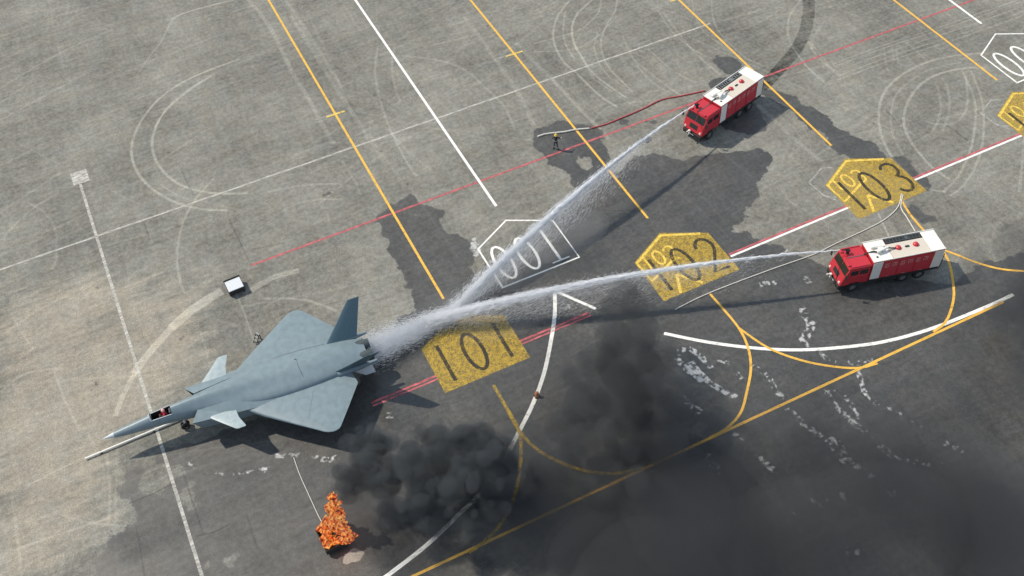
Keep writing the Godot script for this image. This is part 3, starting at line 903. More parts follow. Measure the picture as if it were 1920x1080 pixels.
func make_fighter() -> void:
	var f := thing("fighter_jet", Vector3(-11.62, 0, -51.3), deg_to_rad(-4.26), "blue-grey delta-wing mock fighter jet with open cockpit", "fighter jet")
	var st := mb()
	loft(st, .95, 20.2, 0.3, true)
	# rear bulkhead
	var rp := ring_points(20.2)
	for k in rp.size() - 1:
		for sg in [-1.0, 1.0]:
			st.add_vertex(at(20.2, 0, 2.0)); st.add_vertex(at(20.2, rp[k].x * sg, rp[k].y)); st.add_vertex(at(20.2, rp[k + 1].x * sg, rp[k + 1].y))
	build(st, "fuselage", M.skin, f)
	st = mb()
	loft(st, 0.0, .95, 0.1)
	tag(build(st, "nose_cone", M.skin_light, f), "pale nose cone")
	# cockpit tub, coaming, seat
	var tub := mb()
	var a: Vector2 = ring_points(3.85)[5]
	var b: Vector2 = ring_points(5.35)[5]
	var fl := 1.75
	for sg in [-1.0, 1.0]:
		quad(tub, at(3.85, a.x * sg, a.y), at(5.35, b.x * sg, b.y), at(5.35, b.x * sg * .9, fl), at(3.85, a.x * sg * .9, fl))
	quad(tub, at(3.85, -a.x, a.y), at(3.85, a.x, a.y), at(3.85, a.x * .9, fl), at(3.85, -a.x * .9, fl))
	quad(tub, at(5.35, -b.x, b.y), at(5.35, b.x, b.y), at(5.35, b.x * .9, fl), at(5.35, -b.x * .9, fl))
	quad(tub, at(3.85, -a.x * .9, fl), at(3.85, a.x * .9, fl), at(5.35, b.x * .9, fl), at(5.35, -b.x * .9, fl))
	var tub_o := build(tub, "cockpit", M.dark, f)
	var seat := mb()
	cbox(seat, at(5.0, 0, 1.95), Vector3(.5, .14, .5), .03)
	cbox(seat, at(5.22, 0, 2.3), Vector3(.14, .7, .46), .03)
	build(seat, "seat", M.seam, tub_o)
	var fr := mb()
	# closing wall above the tub at the rear and the windscreen frame at the front
	var rr := ring_points(5.35)
	for k in 5:
		for sg in [-1.0, 1.0]:
			quad(fr, at(5.352, rr[k].x * sg, rr[k].y), at(5.352, rr[k + 1].x * sg, rr[k + 1].y), at(5.352, rr[k + 1].x * sg, b.y), at(5.352, rr[k].x * sg, b.y))
	build(fr, "bulkhead", M.dark, f)
	fr = mb()
	var fa := ring_points(3.85)
	for k in 5:
		for sg in [-1.0, 1.0]:
			quad(fr, at(3.848, fa[k].x * sg, fa[k].y), at(3.848, fa[k + 1].x * sg, fa[k + 1].y), at(3.848, fa[k + 1].x * sg, a.y), at(3.848, fa[k].x * sg, a.y))
	build(fr, "bulkhead", M.dark, f)
	st = mb()
	for sg in [-1.0, 1.0]:
		tube(st, [at(3.8, a.x * sg, a.y + .02), at(5.35, b.x * sg, b.y + .02)], [.035, .035], 6)
	tube(st, [at(3.8, -a.x, a.y), at(3.74, -a.x * .6, a.y + .26), at(3.72, 0, a.y + .34), at(3.74, a.x * .6, a.y + .26), at(3.8, a.x, a.y)], [.04], 6)
	build(st, "canopy_frame", M.skin_light, f)
	# intakes
	for sg in [-1.0, 1.0]:
		st = mb()
		var lip := [at(7.15, .8 * sg, 2.62), at(6.55, 1.68 * sg, 2.42), at(7.0, 1.5 * sg, 1.3), at(7.35, .86 * sg, 1.24)]
		var mid := [at(9.6, 1.0 * sg, 2.74), at(9.6, 1.93 * sg, 2.3), at(9.6, 1.78 * sg, 1.2), at(9.6, .9 * sg, 1.15)]
		var end := [at(13.0, 1.2 * sg, 2.6), at(13.0, 2.13 * sg, 2.13), at(13.0, 1.9 * sg, 1.2), at(13.0, .9 * sg, 1.14)]
		for pr in [[lip, mid], [mid, end]]:
			for k in 4:
				var k2 := (k + 1) % 4
				if sg > 0: quad(st, pr[0][k], pr[1][k], pr[1][k2], pr[0][k2])
				else: quad(st, pr[0][k2], pr[1][k2], pr[1][k], pr[0][k])
		var trunk := build(st, "intake", M.skin, f)
		st = mb()
		var dp := []
		var cen := Vector3.ZERO
		for p in lip: cen += p / 4.0
		for p in lip: dp.append(p.lerp(cen, .06) + Vector3(.5, 0, 0))
		quad(st, dp[0], dp[1], dp[2], dp[3])
		for k in 4:
			quad(st, lip[k].lerp(cen, .03), lip[(k + 1) % 4].lerp(cen, .03), dp[(k + 1) % 4], dp[k])
		build(st, "duct", M.dark, trunk)
		# canard
		st = mb()
		var le := [at(7.7, 1.6 * sg, 2.36), at(8.6, 2.55 * sg, 2.42), at(9.42, 3.45 * sg, 2.5), at(9.6, 3.52 * sg, 2.5)]
		var te := [at(9.75, 1.6 * sg, 2.36), at(9.85, 2.5 * sg, 2.42), at(10.18, 3.42 * sg, 2.5), at(10.15, 3.5 * sg, 2.5)]
		aerofoil(st, le, te, [.12, .1, .06, .02])
		build(st, "canard", M.skin_pale, f)
		# main wing
		st = mb()
		le = [at(9.9, 1.5 * sg, 2.12), at(11.6, 3.0 * sg, 2.08), at(13.5, 4.5 * sg, 2.02), at(15.3, 5.9 * sg, 1.96), at(15.55, 6.05 * sg, 1.955), at(15.95, 6.15 * sg, 1.95)]
		te = [at(18.6, 1.5 * sg, 2.1), at(18.82, 2.75 * sg, 2.08), at(17.6, 4.5 * sg, 2.02), at(16.62, 5.85 * sg, 1.96), at(16.45, 6.05 * sg, 1.955), at(16.2, 6.13 * sg, 1.95)]
		aerofoil(st, le, te, [.34, .26, .18, .1, .07, .02])
		var wing := build(st, "wing", M.skin, f)
		# one seam across the skin, laid as a thin tape
		st = mb()
		var p0 := at(14.6, 4.3 * sg, 0.0)
		var p1 := at(15.5, 2.2 * sg, 0.0)
		for i in 8:
			var q0 := p0.lerp(p1, i / 8.0)
			var q1 := p0.lerp(p1, (i + 1) / 8.0)
			q0.y = wing_top(q0.x, q0.z * sg) + .012
			q1.y = wing_top(q1.x, q1.z * sg) + .012
			quad(st, q0 + Vector3(-.018, 0, 0), q1 + Vector3(-.018, 0, 0), q1 + Vector3(.018, 0, 0), q0 + Vector3(.018, 0, 0))
		build(st, "seam", M.seam_light, wing)
		# tail boom and fin
		st = mb()
		tube(st, [at(17.6, 1.5 * sg, 2.2), at(19.5, 1.48 * sg, 2.18), at(20.75, 1.45 * sg, 2.25)], [.26, .22, .1], 8)
		build(st, "tail_boom", M.skin, f)
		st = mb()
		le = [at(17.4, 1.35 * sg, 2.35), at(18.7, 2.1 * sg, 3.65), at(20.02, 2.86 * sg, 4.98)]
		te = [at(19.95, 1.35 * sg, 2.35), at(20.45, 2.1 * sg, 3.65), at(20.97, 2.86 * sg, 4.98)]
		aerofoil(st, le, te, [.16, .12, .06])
		build(st, "tail_fin", M.skin_shaded, f)
		# ventral strake
		st = mb()
		le = [at(18.6, 1.35 * sg, 1.9), at(19.6, 1.75 * sg, 1.3)]
		te = [at(20.3, 1.35 * sg, 1.9), at(20.4, 1.75 * sg, 1.3)]
		aerofoil(st, le, te, [.1, .05])
		build(st, "ventral_fin", M.skin_light, f)
		# engine nozzle
		st = mb()
		tube(st, [at(19.6, .55 * sg, 1.98), at(20.2, .55 * sg, 1.98), at(20.65, .55 * sg, 1.98)], [.5, .5, .4], 14, false)
		tube(st, [at(20.4, .55 * sg, 1.98), at(20.42, .55 * sg, 1.98)], [.42, .42], 14)
		build(st, "nozzle", M.seam, f)
		# main undercarriage
		st = mb()
		tube(st, [at(13.4, 1.6 * sg, 1.5), at(13.4, 1.95 * sg, .42)], [.1, .08], 8)
		var leg := build(st, "main_gear", M.pale_metal, f)
		wheel(leg, at(13.4, 2.05 * sg, .42), .42, .26)
	st = mb()
	tube(st, [at(5.9, 0, 1.4), at(5.75, 0, .34)], [.09, .07], 8)
	var ng := build(st, "nose_gear", M.pale_metal, f)
	wheel(ng, at(5.75, .14, .34), .34, .16)
	wheel(ng, at(5.75, -.14, .34), .34, .16)
	# dark seam along the left shoulder
	st = mb()
	for i in 14:
		var q := []
		for k in 2:
			var s := lerpf(11.2, 17.4, (i + k) / 14.0)
			q.append(at(s, -lerpf(1.95, 1.5, (i + k) / 14.0), 0))
		for v in [0, 1]:
			q[v].y = maxf(body_top(q[v].x, q[v].z), wing_top(q[v].x, -q[v].z)) + .012
		quad(st, q[0] + Vector3(0, 0, -.025), q[1] + Vector3(0, 0, -.025), q[1] + Vector3(0, 0, .025), q[0] + Vector3(0, 0, .025))
	build(st, "shoulder_seam", M.seam, f)
	st = mb()
	for i in 8:
		var q := []
		for k in 2:
			var y := lerpf(-.6, 1.1, (i + k) / 8.0)
			q.append(at(15.0 + .12 * absf(y), y, body_top(15.0 + .12 * absf(y), y) + .008))
		quad(st, q[0] + Vector3(-.018, 0, 0), q[1] + Vector3(-.018, 0, 0), q[1] + Vector3(.018, 0, 0), q[0] + Vector3(.018, 0, 0))
	cbox(st, at(14.95, -.6, body_top(14.95, -.6) + .02), Vector3(.12, .04, .1), .01)
	build(st, "back_seam", M.seam, f)


func body_top(s: float, y: float) -> float:
	var r := ring_points(s)
	y = absf(y)
	for k in 8:
		if y <= r[k + 1].x:
			return lerpf(r[k].y, r[k + 1].y, (y - r[k].x) / maxf(r[k + 1].x - r[k].x, 1e-4))
	return 0.0


func wing_top(s: float, y: float) -> float:
	var L := [[1.5, 9.9, 18.6, 2.12, .34], [3.0, 11.6, 18.82, 2.08, .26], [4.5, 13.5, 17.6, 2.02, .18], [5.9, 15.3, 16.62, 1.96, .1]]
	for i in 3:
		if y <= L[i + 1][0]:
			var k: float = clampf((y - L[i][0]) / (L[i + 1][0] - L[i][0]), 0, 1)
			var f := (s - lerpf(L[i][1], L[i + 1][1], k)) / (lerpf(L[i][2], L[i + 1][2], k) - lerpf(L[i][1], L[i + 1][1], k))
			var fr := [0.0, .04, .12, .3, .55, .8, 1.0]
			var hh := [0.0, .42, .78, 1.0, .85, .5, .06]
			for j in 6:
				if f <= fr[j + 1]:
					return lerpf(L[i][3], L[i + 1][3], k) + lerpf(L[i][4], L[i + 1][4], k) / 2.0 * lerpf(hh[j], hh[j + 1], (f - fr[j]) / (fr[j + 1] - fr[j]))
	return 0.0


func wheel(parent: Node, c: Vector3, r: float, w: float) -> void:
	# a wheel whose axle runs along local z
	var st := mb()
	var prof := [[.55, .5], [.85, .5], [.97, .4], [1.0, .2], [1.0, -.2], [.97, -.4], [.85, -.5], [.55, -.5]]
	var n := 20
	for k in n:
		var a0 := TAU * k / n
		var a1 := TAU * (k + 1) / n
		for i in prof.size():
			var p: Array = prof[i]
			var q: Array = prof[(i + 1) % prof.size()]
			var f := func(e: Array, an: float) -> Vector3: return c + Vector3(cos(an) * e[0] * r, sin(an) * e[0] * r, e[1] * w)
			quad(st, f.call(p, a0), f.call(q, a0), f.call(q, a1), f.call(p, a1))
	var o := build(st, "wheel", M.dark, parent)
	if parent.get_parent() == self:
		st = mb()
		tube(st, [c + Vector3(0, 0, -w * .42), c + Vector3(0, 0, w * .42)], [r * .56, r * .56], 14)
		tube(st, [c + Vector3(0, 0, -w * .5), c + Vector3(0, 0, w * .5)], [r * .2, r * .2], 8)
		build(st, "rim", M.steel, o)


# ------------------------------------------------------------------ fire trucks
func make_truck(called: String, where: Vector3, turn: float, label: String, k_truck: int) -> void:
	var t := thing(called, where, deg_to_rad(turn), label, "fire truck", "fire trucks spraying the fighter")
	# local axes: x back from the bumper, z to the truck's left, y up
	var st := mb()
	cbox(st, Vector3(4.6, .72, 0), Vector3(7.6, .3, 1.0), .03)
	cbox(st, Vector3(4.6, .62, 0), Vector3(1.6, .5, 2.0), .03)
	build(st, "chassis", M.dark, t)
	# cab: side outline swept across with rounded shoulders
	var prof := [Vector2(.1, 1.02), Vector2(.0, 1.1), Vector2(.28, 2.06), Vector2(.58, 2.74), Vector2(.5, 2.84), Vector2(.56, 2.98), Vector2(2.36, 2.98), Vector2(2.4, 2.9), Vector2(2.4, 1.02), Vector2(1.9, 1.02), Vector2(1.72, 1.14), Vector2(1.3, 1.18), Vector2(.9, 1.14), Vector2(.75, 1.02)]
	st = mb()
	var hw := 1.14
	for i in prof.size():
		var a: Vector2 = prof[i]
		var b: Vector2 = prof[(i + 1) % prof.size()]
		var ia := a.lerp(Vector2(1.2, 1.7), .035)
		var ib := b.lerp(Vector2(1.2, 1.7), .035)
		quad(st, Vector3(a.x, a.y, -hw + .06), Vector3(b.x, b.y, -hw + .06), Vector3(b.x, b.y, hw - .06), Vector3(a.x, a.y, hw - .06))
		for sg in [-1.0, 1.0]:
			quad(st, Vector3(a.x, a.y, sg * (hw - .06)), Vector3(b.x, b.y, sg * (hw - .06)), Vector3(ib.x, ib.y, sg * hw), Vector3(ia.x, ia.y, sg * hw))
	var inner := PackedVector2Array()
	for p in prof: inner.append(p.lerp(Vector2(1.2, 1.7), .035))
	var tri := Geometry2D.triangulate_polygon(inner)
	for sg in [-1.0, 1.0]:
		for i in range(0, tri.size(), 3):
			for j in [0, 1, 2]:
				st.add_vertex(Vector3(inner[tri[i + j]].x, inner[tri[i + j]].y, sg * hw))
	var cab := build(st, "cab", M.truck_red, t)
	# windscreen on the slope, in two panes
	for sg in [-1.0, 1.0]:
		st = mb()
		var d := Vector2(.3, .68).normalized()
		var nrm := Vector2(-d.y, d.x)
		var lo := Vector2(.28, 2.06) + d * .04
		var hi := Vector2(.28, 2.06) + d * .7
		var z0: float = .02 * sg
		var z1: float = 1.02 * sg
		var q := [Vector3(lo.x, lo.y, z0), Vector3(hi.x, hi.y, z0), Vector3(hi.x, hi.y, z1), Vector3(lo.x, lo.y, z1)]
		var off := Vector3(nrm.x, nrm.y, 0) * .012
		quad(st, q[0] + off, q[1] + off, q[2] + off, q[3] + off)
		for i in 4: quad(st, q[i] + off, q[(i + 1) % 4] + off, q[(i + 1) % 4] - off, q[i] - off)
		build(st, "windscreen", M.glass, t)
	# doors with windows
	for sg in [-1.0, 1.0]:
		st = mb()
		cbox(st, Vector3(1.35, 1.62, sg * (hw + .004)), Vector3(1.3, .76, .03), .012)
		var door := build(st, "door", M.truck_red, t)
		st = mb()
		cbox(st, Vector3(1.75, 1.72, sg * (hw + .035)), Vector3(.18, .04, .03), .01)
		build(st, "handle", M.dark, door)
		st = mb()
		cbox(st, Vector3(1.05, 2.36, sg * (hw + .004)), Vector3(.6, .5, .02), .008)
		build(st, "side_window", M.glass, t)
		st = mb()
		cbox(st, Vector3(1.85, 2.36, sg * (hw + .004)), Vector3(.7, .5, .02), .008)
		build(st, "side_window", M.glass, t)
		st = mb()
		tube(st, [Vector3(.55, 2.6, sg * hw), Vector3(.2, 2.5, sg * (hw + .25))], [.02, .02], 6)
		cbox(st, Vector3(.2, 2.35, sg * (hw + .26)), Vector3(.07, .5, .22), .02)
		build(st, "mirror", M.dark, t)
		st = mb()
		tube(st, [Vector3(.1, 1.28, sg * .88), Vector3(.0, 1.28, sg * .88)], [.11, .11], 12)
		build(st, "headlight", M.lamp, t)
		st = mb()
		cbox(st, Vector3(.6, 3.06, sg * .75), Vector3(.22, .14, .3), .03)
		build(st, "beacon", M.truck_red, t)
	# roof ribs and hatch
	st = mb()
	for zz in [-1.02, 1.02]: cbox(st, Vector3(1.48, 3.01, zz), Vector3(1.6, .07, .1), .02)
	cbox(st, Vector3(.62, 3.0, 0), Vector3(.1, .06, 2.0), .02)
	build(st, "roof_rib", M.truck_red, t)
	st = mb()
	cbox(st, Vector3(1.5, 2.99, -.02), Vector3(1.5, .03, .09), .01)
	build(st, "roof_groove", M.seam, t)
	# grille, bumper
	st = mb()
	cbox(st, Vector3.ZERO, Vector3(.03, .46, .9), .01, Transform3D(Basis(Vector3(0, 0, 1), -.285), Vector3(.14, 1.6, 0)))
	build(st, "grille", M.dark, t)
	st = mb()
	cbox(st, Vector3(.12, .74, 0), Vector3(.3, .46, 2.16), .05)
	var bump := build(st, "bumper", M.dark, t)
	st = mb()
	cbox(st, Vector3(-.034, .74, .0), Vector3(.01, .12, .44), .004)
	build(st, "number_plate", M.truck_white, bump)
	st = mb()
	tube(st, [Vector3(-.12, .8, -.2), Vector3(-.12, 1.1, -.2)], [.1, .08], 10)
	tube(st, [Vector3(-.1, 1.12, -.2), Vector3(-.5, 1.22, -.2)], [.08, .06], 10)
	cbox(st, Vector3(-.16, 1.12, -.2), Vector3(.24, .2, .24), .05)
	build(st, "front_monitor", M.truck_white, t)
	# superstructure
	st = mb()
	cbox(st, Vector3(5.55, 2.1, 0), Vector3(6.1, 2.08, 2.18), .03)
	var body := build(st, "body", M.truck_red, t)
	for sg in [-1.0, 1.0]:
		for p in [[2.95, .8], [8.15, .82]]:
			st = mb()
			cbox(st, Vector3(p[0], 2.1, sg * 1.105), Vector3(p[1], 1.9, .06), .015)
			build(st, "side_panel", M.truck_white, body)
		for i in 3:
			st = mb()
			var cx := 4.05 + 1.42 * i
			var y := 1.22
			while y < 2.95:
				cbox(st, Vector3(cx, y, sg * 1.1), Vector3(1.28, .085, .05), .012)
				y += .09
			build(st, "roller_shutter", M.truck_red, body)
			st = mb()
			cbox(st, Vector3(cx, 1.2, sg * 1.135), Vector3(.3, .04, .03), .01)
			build(st, "shutter_handle", M.steel, body)
		# pale characters along the upper side
		st = mb()
		for i in 6:
			var cx := 3.75 + .66 * i
			var zz: float = sg * 1.132
			cbox(st, Vector3(cx, 2.72, zz), Vector3(.4, .05, .012), .003)
			cbox(st, Vector3(cx - .02 + .04 * (i % 2), 2.52, zz), Vector3(.05, .42, .012), .003)
			cbox(st, Vector3(cx - .16, 2.5 - .04 * (i % 3), zz), Vector3(.05, .24, .012), .003)
			cbox(st, Vector3(cx + .15, 2.46 + .05 * (i % 2), zz), Vector3(.05, .28, .012), .003)
			if i % 2 == 0: cbox(st, Vector3(cx, 2.34, zz), Vector3(.34, .05, .012), .003)
		build(st, "lettering", M.faded_print, body)
		st = mb()
		cbox(st, Vector3(5.5, .93, sg * 1.06), Vector3(6.0, .2, .1), .02)
		build(st, "side_skirt", M.dark, body)
		st = mb()
		cbox(st, Vector3(5.54, 3.21, sg * 1.1), Vector3(6.14, .1, .07), .02)
		build(st, "roof_rail", M.truck_white, body)
	# roof deck and its fittings
	st = mb()
	cbox(st, Vector3(3.35, 3.165, 0), Vector3(1.66, .05, 2.12), .01)
	build(st, "roof_deck", M.truck_white, body)
	st = mb()
	cbox(st, Vector3(8.0, 3.165, 0), Vector3(1.2, .05, 2.12), .01)
	build(st, "roof_deck", M.truck_white, body)
	st = mb()
	cbox(st, Vector3(5.8, 3.165, .28), Vector3(3.16, .05, 1.5), .01)
	build(st, "walkway", M.deck, body)
	st = mb()
	cbox(st, Vector3(5.8, 3.16, -.77), Vector3(3.16, .03, .56), .01)
	var well := build(st, "ladder_well", M.dark, body)
	st = mb()
	for zz in [-.95, -.6]: cbox(st, Vector3(5.8, 3.2, zz), Vector3(3.0, .05, .05), .01)
	for i in 11: cbox(st, Vector3(4.4 + .28 * i, 3.2, -.775), Vector3(.04, .03, .32), .008)
	cbox(st, Vector3(6.1, 3.2, -.775), Vector3(.3, .035, .4), .01)
	build(st, "ladder", M.steel if k_truck == 0 else M.seam, well)
	for x in [5.0, 6.5]:
		st = mb()
		tube(st, [Vector3(x, 3.18, .1), Vector3(x, 3.26, .1), Vector3(x, 3.36, .1), Vector3(x, 3.4, .1)], [.24, .24, .17, .04], 16)
		build(st, "hatch", M.truck_red, body)
	st = mb()
	cbox(st, Vector3(5.75, 3.23, .12), Vector3(.34, .1, .14), .02)
	build(st, "vent", M.dark, body)
	st = mb()
	cbox(st, Vector3(3.0, 3.22, .62), Vector3(.14, .08, .14), .02)
	build(st, "vent", M.dark, body)
	st = mb()
	cbox(st, Vector3(3.3, 3.3, -.5), Vector3(.9, .24, .5), .05)
	cbox(st, Vector3(3.55, 3.34, .02), Vector3(.5, .3, .34), .06)
	tube(st, [Vector3(3.1, 3.44, .3), Vector3(3.6, 3.5, .2), Vector3(4.1, 3.46, .05)], [.1, .11, .09], 10)
	tube(st, [Vector3(3.2, 3.3, -.3), Vector3(4.0, 3.36, -.25)], [.08, .08], 10)
	build(st, "pump_fitting", M.truck_white, body)
	st = mb()
	tube(st, [Vector3(4.05, 3.42, .05), Vector3(4.45, 3.32, .1), Vector3(4.85, 3.26, .1)], [.06, .06, .05], 8)
	build(st, "pipe", M.dark, body)
	st = mb()
	tube(st, [Vector3(2.2, 3.06, -.05), Vector3(2.9, 3.3, .05), Vector3(3.3, 3.3, .25)], [.05, .06, .06], 8)
	build(st, "pipe", M.dark, body)
	# rear end
	st = mb()
	cbox(st, Vector3(8.63, 2.0, 0), Vector3(.05, 1.7, 1.6), .015)
	build(st, "rear_panel", M.truck_white, body)
	st = mb()
	tube(st, [Vector3(8.64, .6, 1.0), Vector3(8.7, 1.2, 1.04), Vector3(8.66, 2.6, 1.1)], [.03, .03, .03], 6)
	build(st, "grab_rail", M.dark, body)
	# roof water cannon on the cab
	st = mb()
	tube(st, [Vector3(1.0, 2.98, -.5), Vector3(1.0, 3.3, -.5)], [.14, .1], 10)
	cbox(st, Vector3(1.0, 3.34, -.5), Vector3(.34, .2, .28), .05)
	tube(st, [Vector3(1.0, 3.4, -.5), Vector3(.66, 3.5, -.5), Vector3(.42, 3.55, -.5)], [.08, .06, .05], 10)
	build(st, "water_cannon", M.dark, t)
	for x in [1.28, 5.6, 7.0]:
		for sg in [-1.0, 1.0]:
			wheel(t, Vector3(x, .5, sg * .95), .5, .32)


# ------------------------------------------------------------------ small things on the ground
func hose(called: String, flat: Array, r: float, m: Material, label: String, category := "hose") -> void:
	var st := mb()
	var pts := []
	for p in curve_points(flat, 0.4): pts.append(Vector3(p.x, r * .8 + .01, p.y))
	tube(st, pts, [r], 7)
	tag(build(st, called, m), label, category)


func make_small_things() -> void:
	hose("fire_hose", HOSE_A, .048, M.hose, "long pale fire hose lying across the apron past the lower truck's nose")
	hose("fire_hose", HOSE_B, .048, M.hose, "short pale fire hose running up behind the lower truck's roof")
	hose("fire_hose", HOSE_RED, .07, M.red_hose, "red fire hose running from the upper truck to the firefighter")
	hose("fire_hose", HOSE_MAN, .085, M.hose, "short pale hose line held beside the firefighter")
	hose("ground_cable", CABLE, .03, M.hose, "thin pale cable running to the burning pan", "cable")
	# the long pole by the nose
	var st := mb()
	tube(st, [Vector3(-13.37, .16, -51.57), Vector3(-9.0, .16, -51.66), Vector3(-3.6, .16, -51.77)], [.07, .08, .08], 8)
	var pole := build(st, "white_pole", M.truck_white)
	tag(pole, "long white pole lying beside the fighter's nose", "pole")
	for x in [-12.2, -8.2, -4.4]:
		st = mb()
		cbox(st, Vector3(x, .05, -51.65), Vector3(.16, .1, .3), .02)
		build(st, "support_block", M.dark, pole)
	# the pale box beyond the wing
	var b := thing("pan_trolley", Vector3(1.35, 0, -62.5), deg_to_rad(2.5), "small box with pale metal lid standing beyond the left wing", "box")
	st = mb()
	cbox(st, Vector3(0, .42, 0), Vector3(1.36, .44, 1.34), .03)
	cbox(st, Vector3(0, .64, -.66), Vector3(1.4, .34, .05), .01)
	build(st, "box_body", M.soot, b)
	st = mb()
	cbox(st, Vector3(0, .67, .02), Vector3(1.3, .06, 1.24), .02)
	build(st, "lid", M.pale_metal, b)
	for x in [-.58, .58]:
		for z in [-.56, .56]:
			st = mb()
			cbox(st, Vector3(x, .1, z), Vector3(.1, .2, .1), .01)
			build(st, "leg", M.soot, b)
	# a small ladder frame beyond the left wing root
	var l := thing("step_frame", Vector3(1.35, 0, -56.3), deg_to_rad(28), "small dark metal step frame by the left wing's leading edge", "steps")
	st = mb()
	for z in [-.18, .18]:
		tube(st, [Vector3(-.28, 0, z), Vector3(.25, .75, z)], [.035, .035], 6)
		tube(st, [Vector3(.3, 0, z), Vector3(.25, .75, z)], [.035, .035], 6)
	build(st, "frame", M.soot, l)
	for i in 3:
		st = mb()
		var k := (i + 1) / 3.0
		cbox(st, Vector3(-.28 + .53 * k, .75 * k, 0), Vector3(.16, .03, .4), .01)
		build(st, "tread", M.steel, l)
	# marker cone on the white arc
	var c := thing("marker_light", Vector3(18.89, 0, -41.08), 0.0, "small orange marker standing on the white arc", "marker")
	st = mb()
	cbox(st, Vector3(0, .03, 0), Vector3(.42, .06, .42), .015)
	build(st, "base", M.dark, c)
	st = mb()
	tube(st, [Vector3(0, .06, 0), Vector3(0, .3, 0), Vector3(0, .46, 0), Vector3(0, .54, 0)], [.17, .14, .15, .05], 12)
	build(st, "head", plain("orange_plastic", Color(.5, .16, .05), .5), c)


# ------------------------------------------------------------------ people
func capsule_d(p: Vector3, b: Array) -> float:
	var a: Vector3 = b[0]
	var ab: Vector3 = b[1] - a
	var h := clampf((p - a).dot(ab) / maxf(ab.length_squared(), 1e-6), 0.0, 1.0)
	return (p - a - ab * h).length() - lerpf(b[2], b[3], h)


func field(p: Vector3, bones: Array) -> float:
	var d := 9.0
	for b in bones:
		var e := capsule_d(p, b)
		var h := clampf(.5 + .5 * (d - e) / .035, 0.0, 1.0)
		d = lerpf(d, e, h) - .035 * h * (1.0 - h)
	return d


func body_mesh(bones: Array, cell: float, tint: Callable) -> SurfaceTool:
	# surface nets over the field of tapered bones
	var lo := Vector3.ONE * 99.0
	var hi := -lo
	for b in bones:
		for k in 2:
			lo = lo.min(b[k] - Vector3.ONE * (b[2 + k] + .06))
			hi = hi.max(b[k] + Vector3.ONE * (b[2 + k] + .06))
	var n := Vector3i(((hi - lo) / cell).ceil()) + Vector3i.ONE
	var v := PackedFloat32Array()
	v.resize(n.x * n.y * n.z)
	for z in n.z:
		for y in n.y:
			for x in n.x:
				v[(z * n.y + y) * n.x + x] = field(lo + Vector3(x, y, z) * cell, bones)
	var at_ := {}
	var idx := func(x: int, y: int, z: int) -> int: return (z * n.y + y) * n.x + x
	for z in n.z - 1:
		for y in n.y - 1:
			for x in n.x - 1:
				var s := Vector3.ZERO
				var c := 0
				for e in [[0,0,0,1,0,0],[0,1,0,1,1,0],[0,0,1,1,0,1],[0,1,1,1,1,1],[0,0,0,0,1,0],[1,0,0,1,1,0],[0,0,1,0,1,1],[1,0,1,1,1,1],[0,0,0,0,0,1],[1,0,0,1,0,1],[0,1,0,0,1,1],[1,1,0,1,1,1]]:
					var a := v[idx.call(x + e[0], y + e[1], z + e[2])]
					var b := v[idx.call(x + e[3], y + e[4], z + e[5])]
					if (a < 0.0) != (b < 0.0):
						s += Vector3(x + e[0], y + e[1], z + e[2]).lerp(Vector3(x + e[3], y + e[4], z + e[5]), a / (a - b))
						c += 1
				if c: at_[idx.call(x, y, z)] = lo + s / c * cell
	var st := SurfaceTool.new()
	st.begin(Mesh.PRIMITIVE_TRIANGLES)
	st.set_smooth_group(0)
	for z in range(1, n.z - 1):
		for y in range(1, n.y - 1):
			for x in range(1, n.x - 1):
				var a := v[idx.call(x, y, z)] < 0.0
				for ax in 3:
					var o := Vector3i(x, y, z)
					o[ax] += 1
					var b := v[idx.call(o.x, o.y, o.z)] < 0.0
					if a == b: continue
					var u := (ax + 1) % 3
					var w := (ax + 2) % 3
					var q := []
					for k in [[0, 0], [1, 0], [1, 1], [0, 1]]:
						var g := Vector3i(x, y, z)
						g[u] -= k[0]
						g[w] -= k[1]
						q.append(at_.get(idx.call(g.x, g.y, g.z), Vector3.ZERO))
					if a: q.reverse()
					for k in [0, 1, 2, 0, 2, 3]:
						st.set_color(tint.call(q[k]))
						st.add_vertex(q[k])
	return st


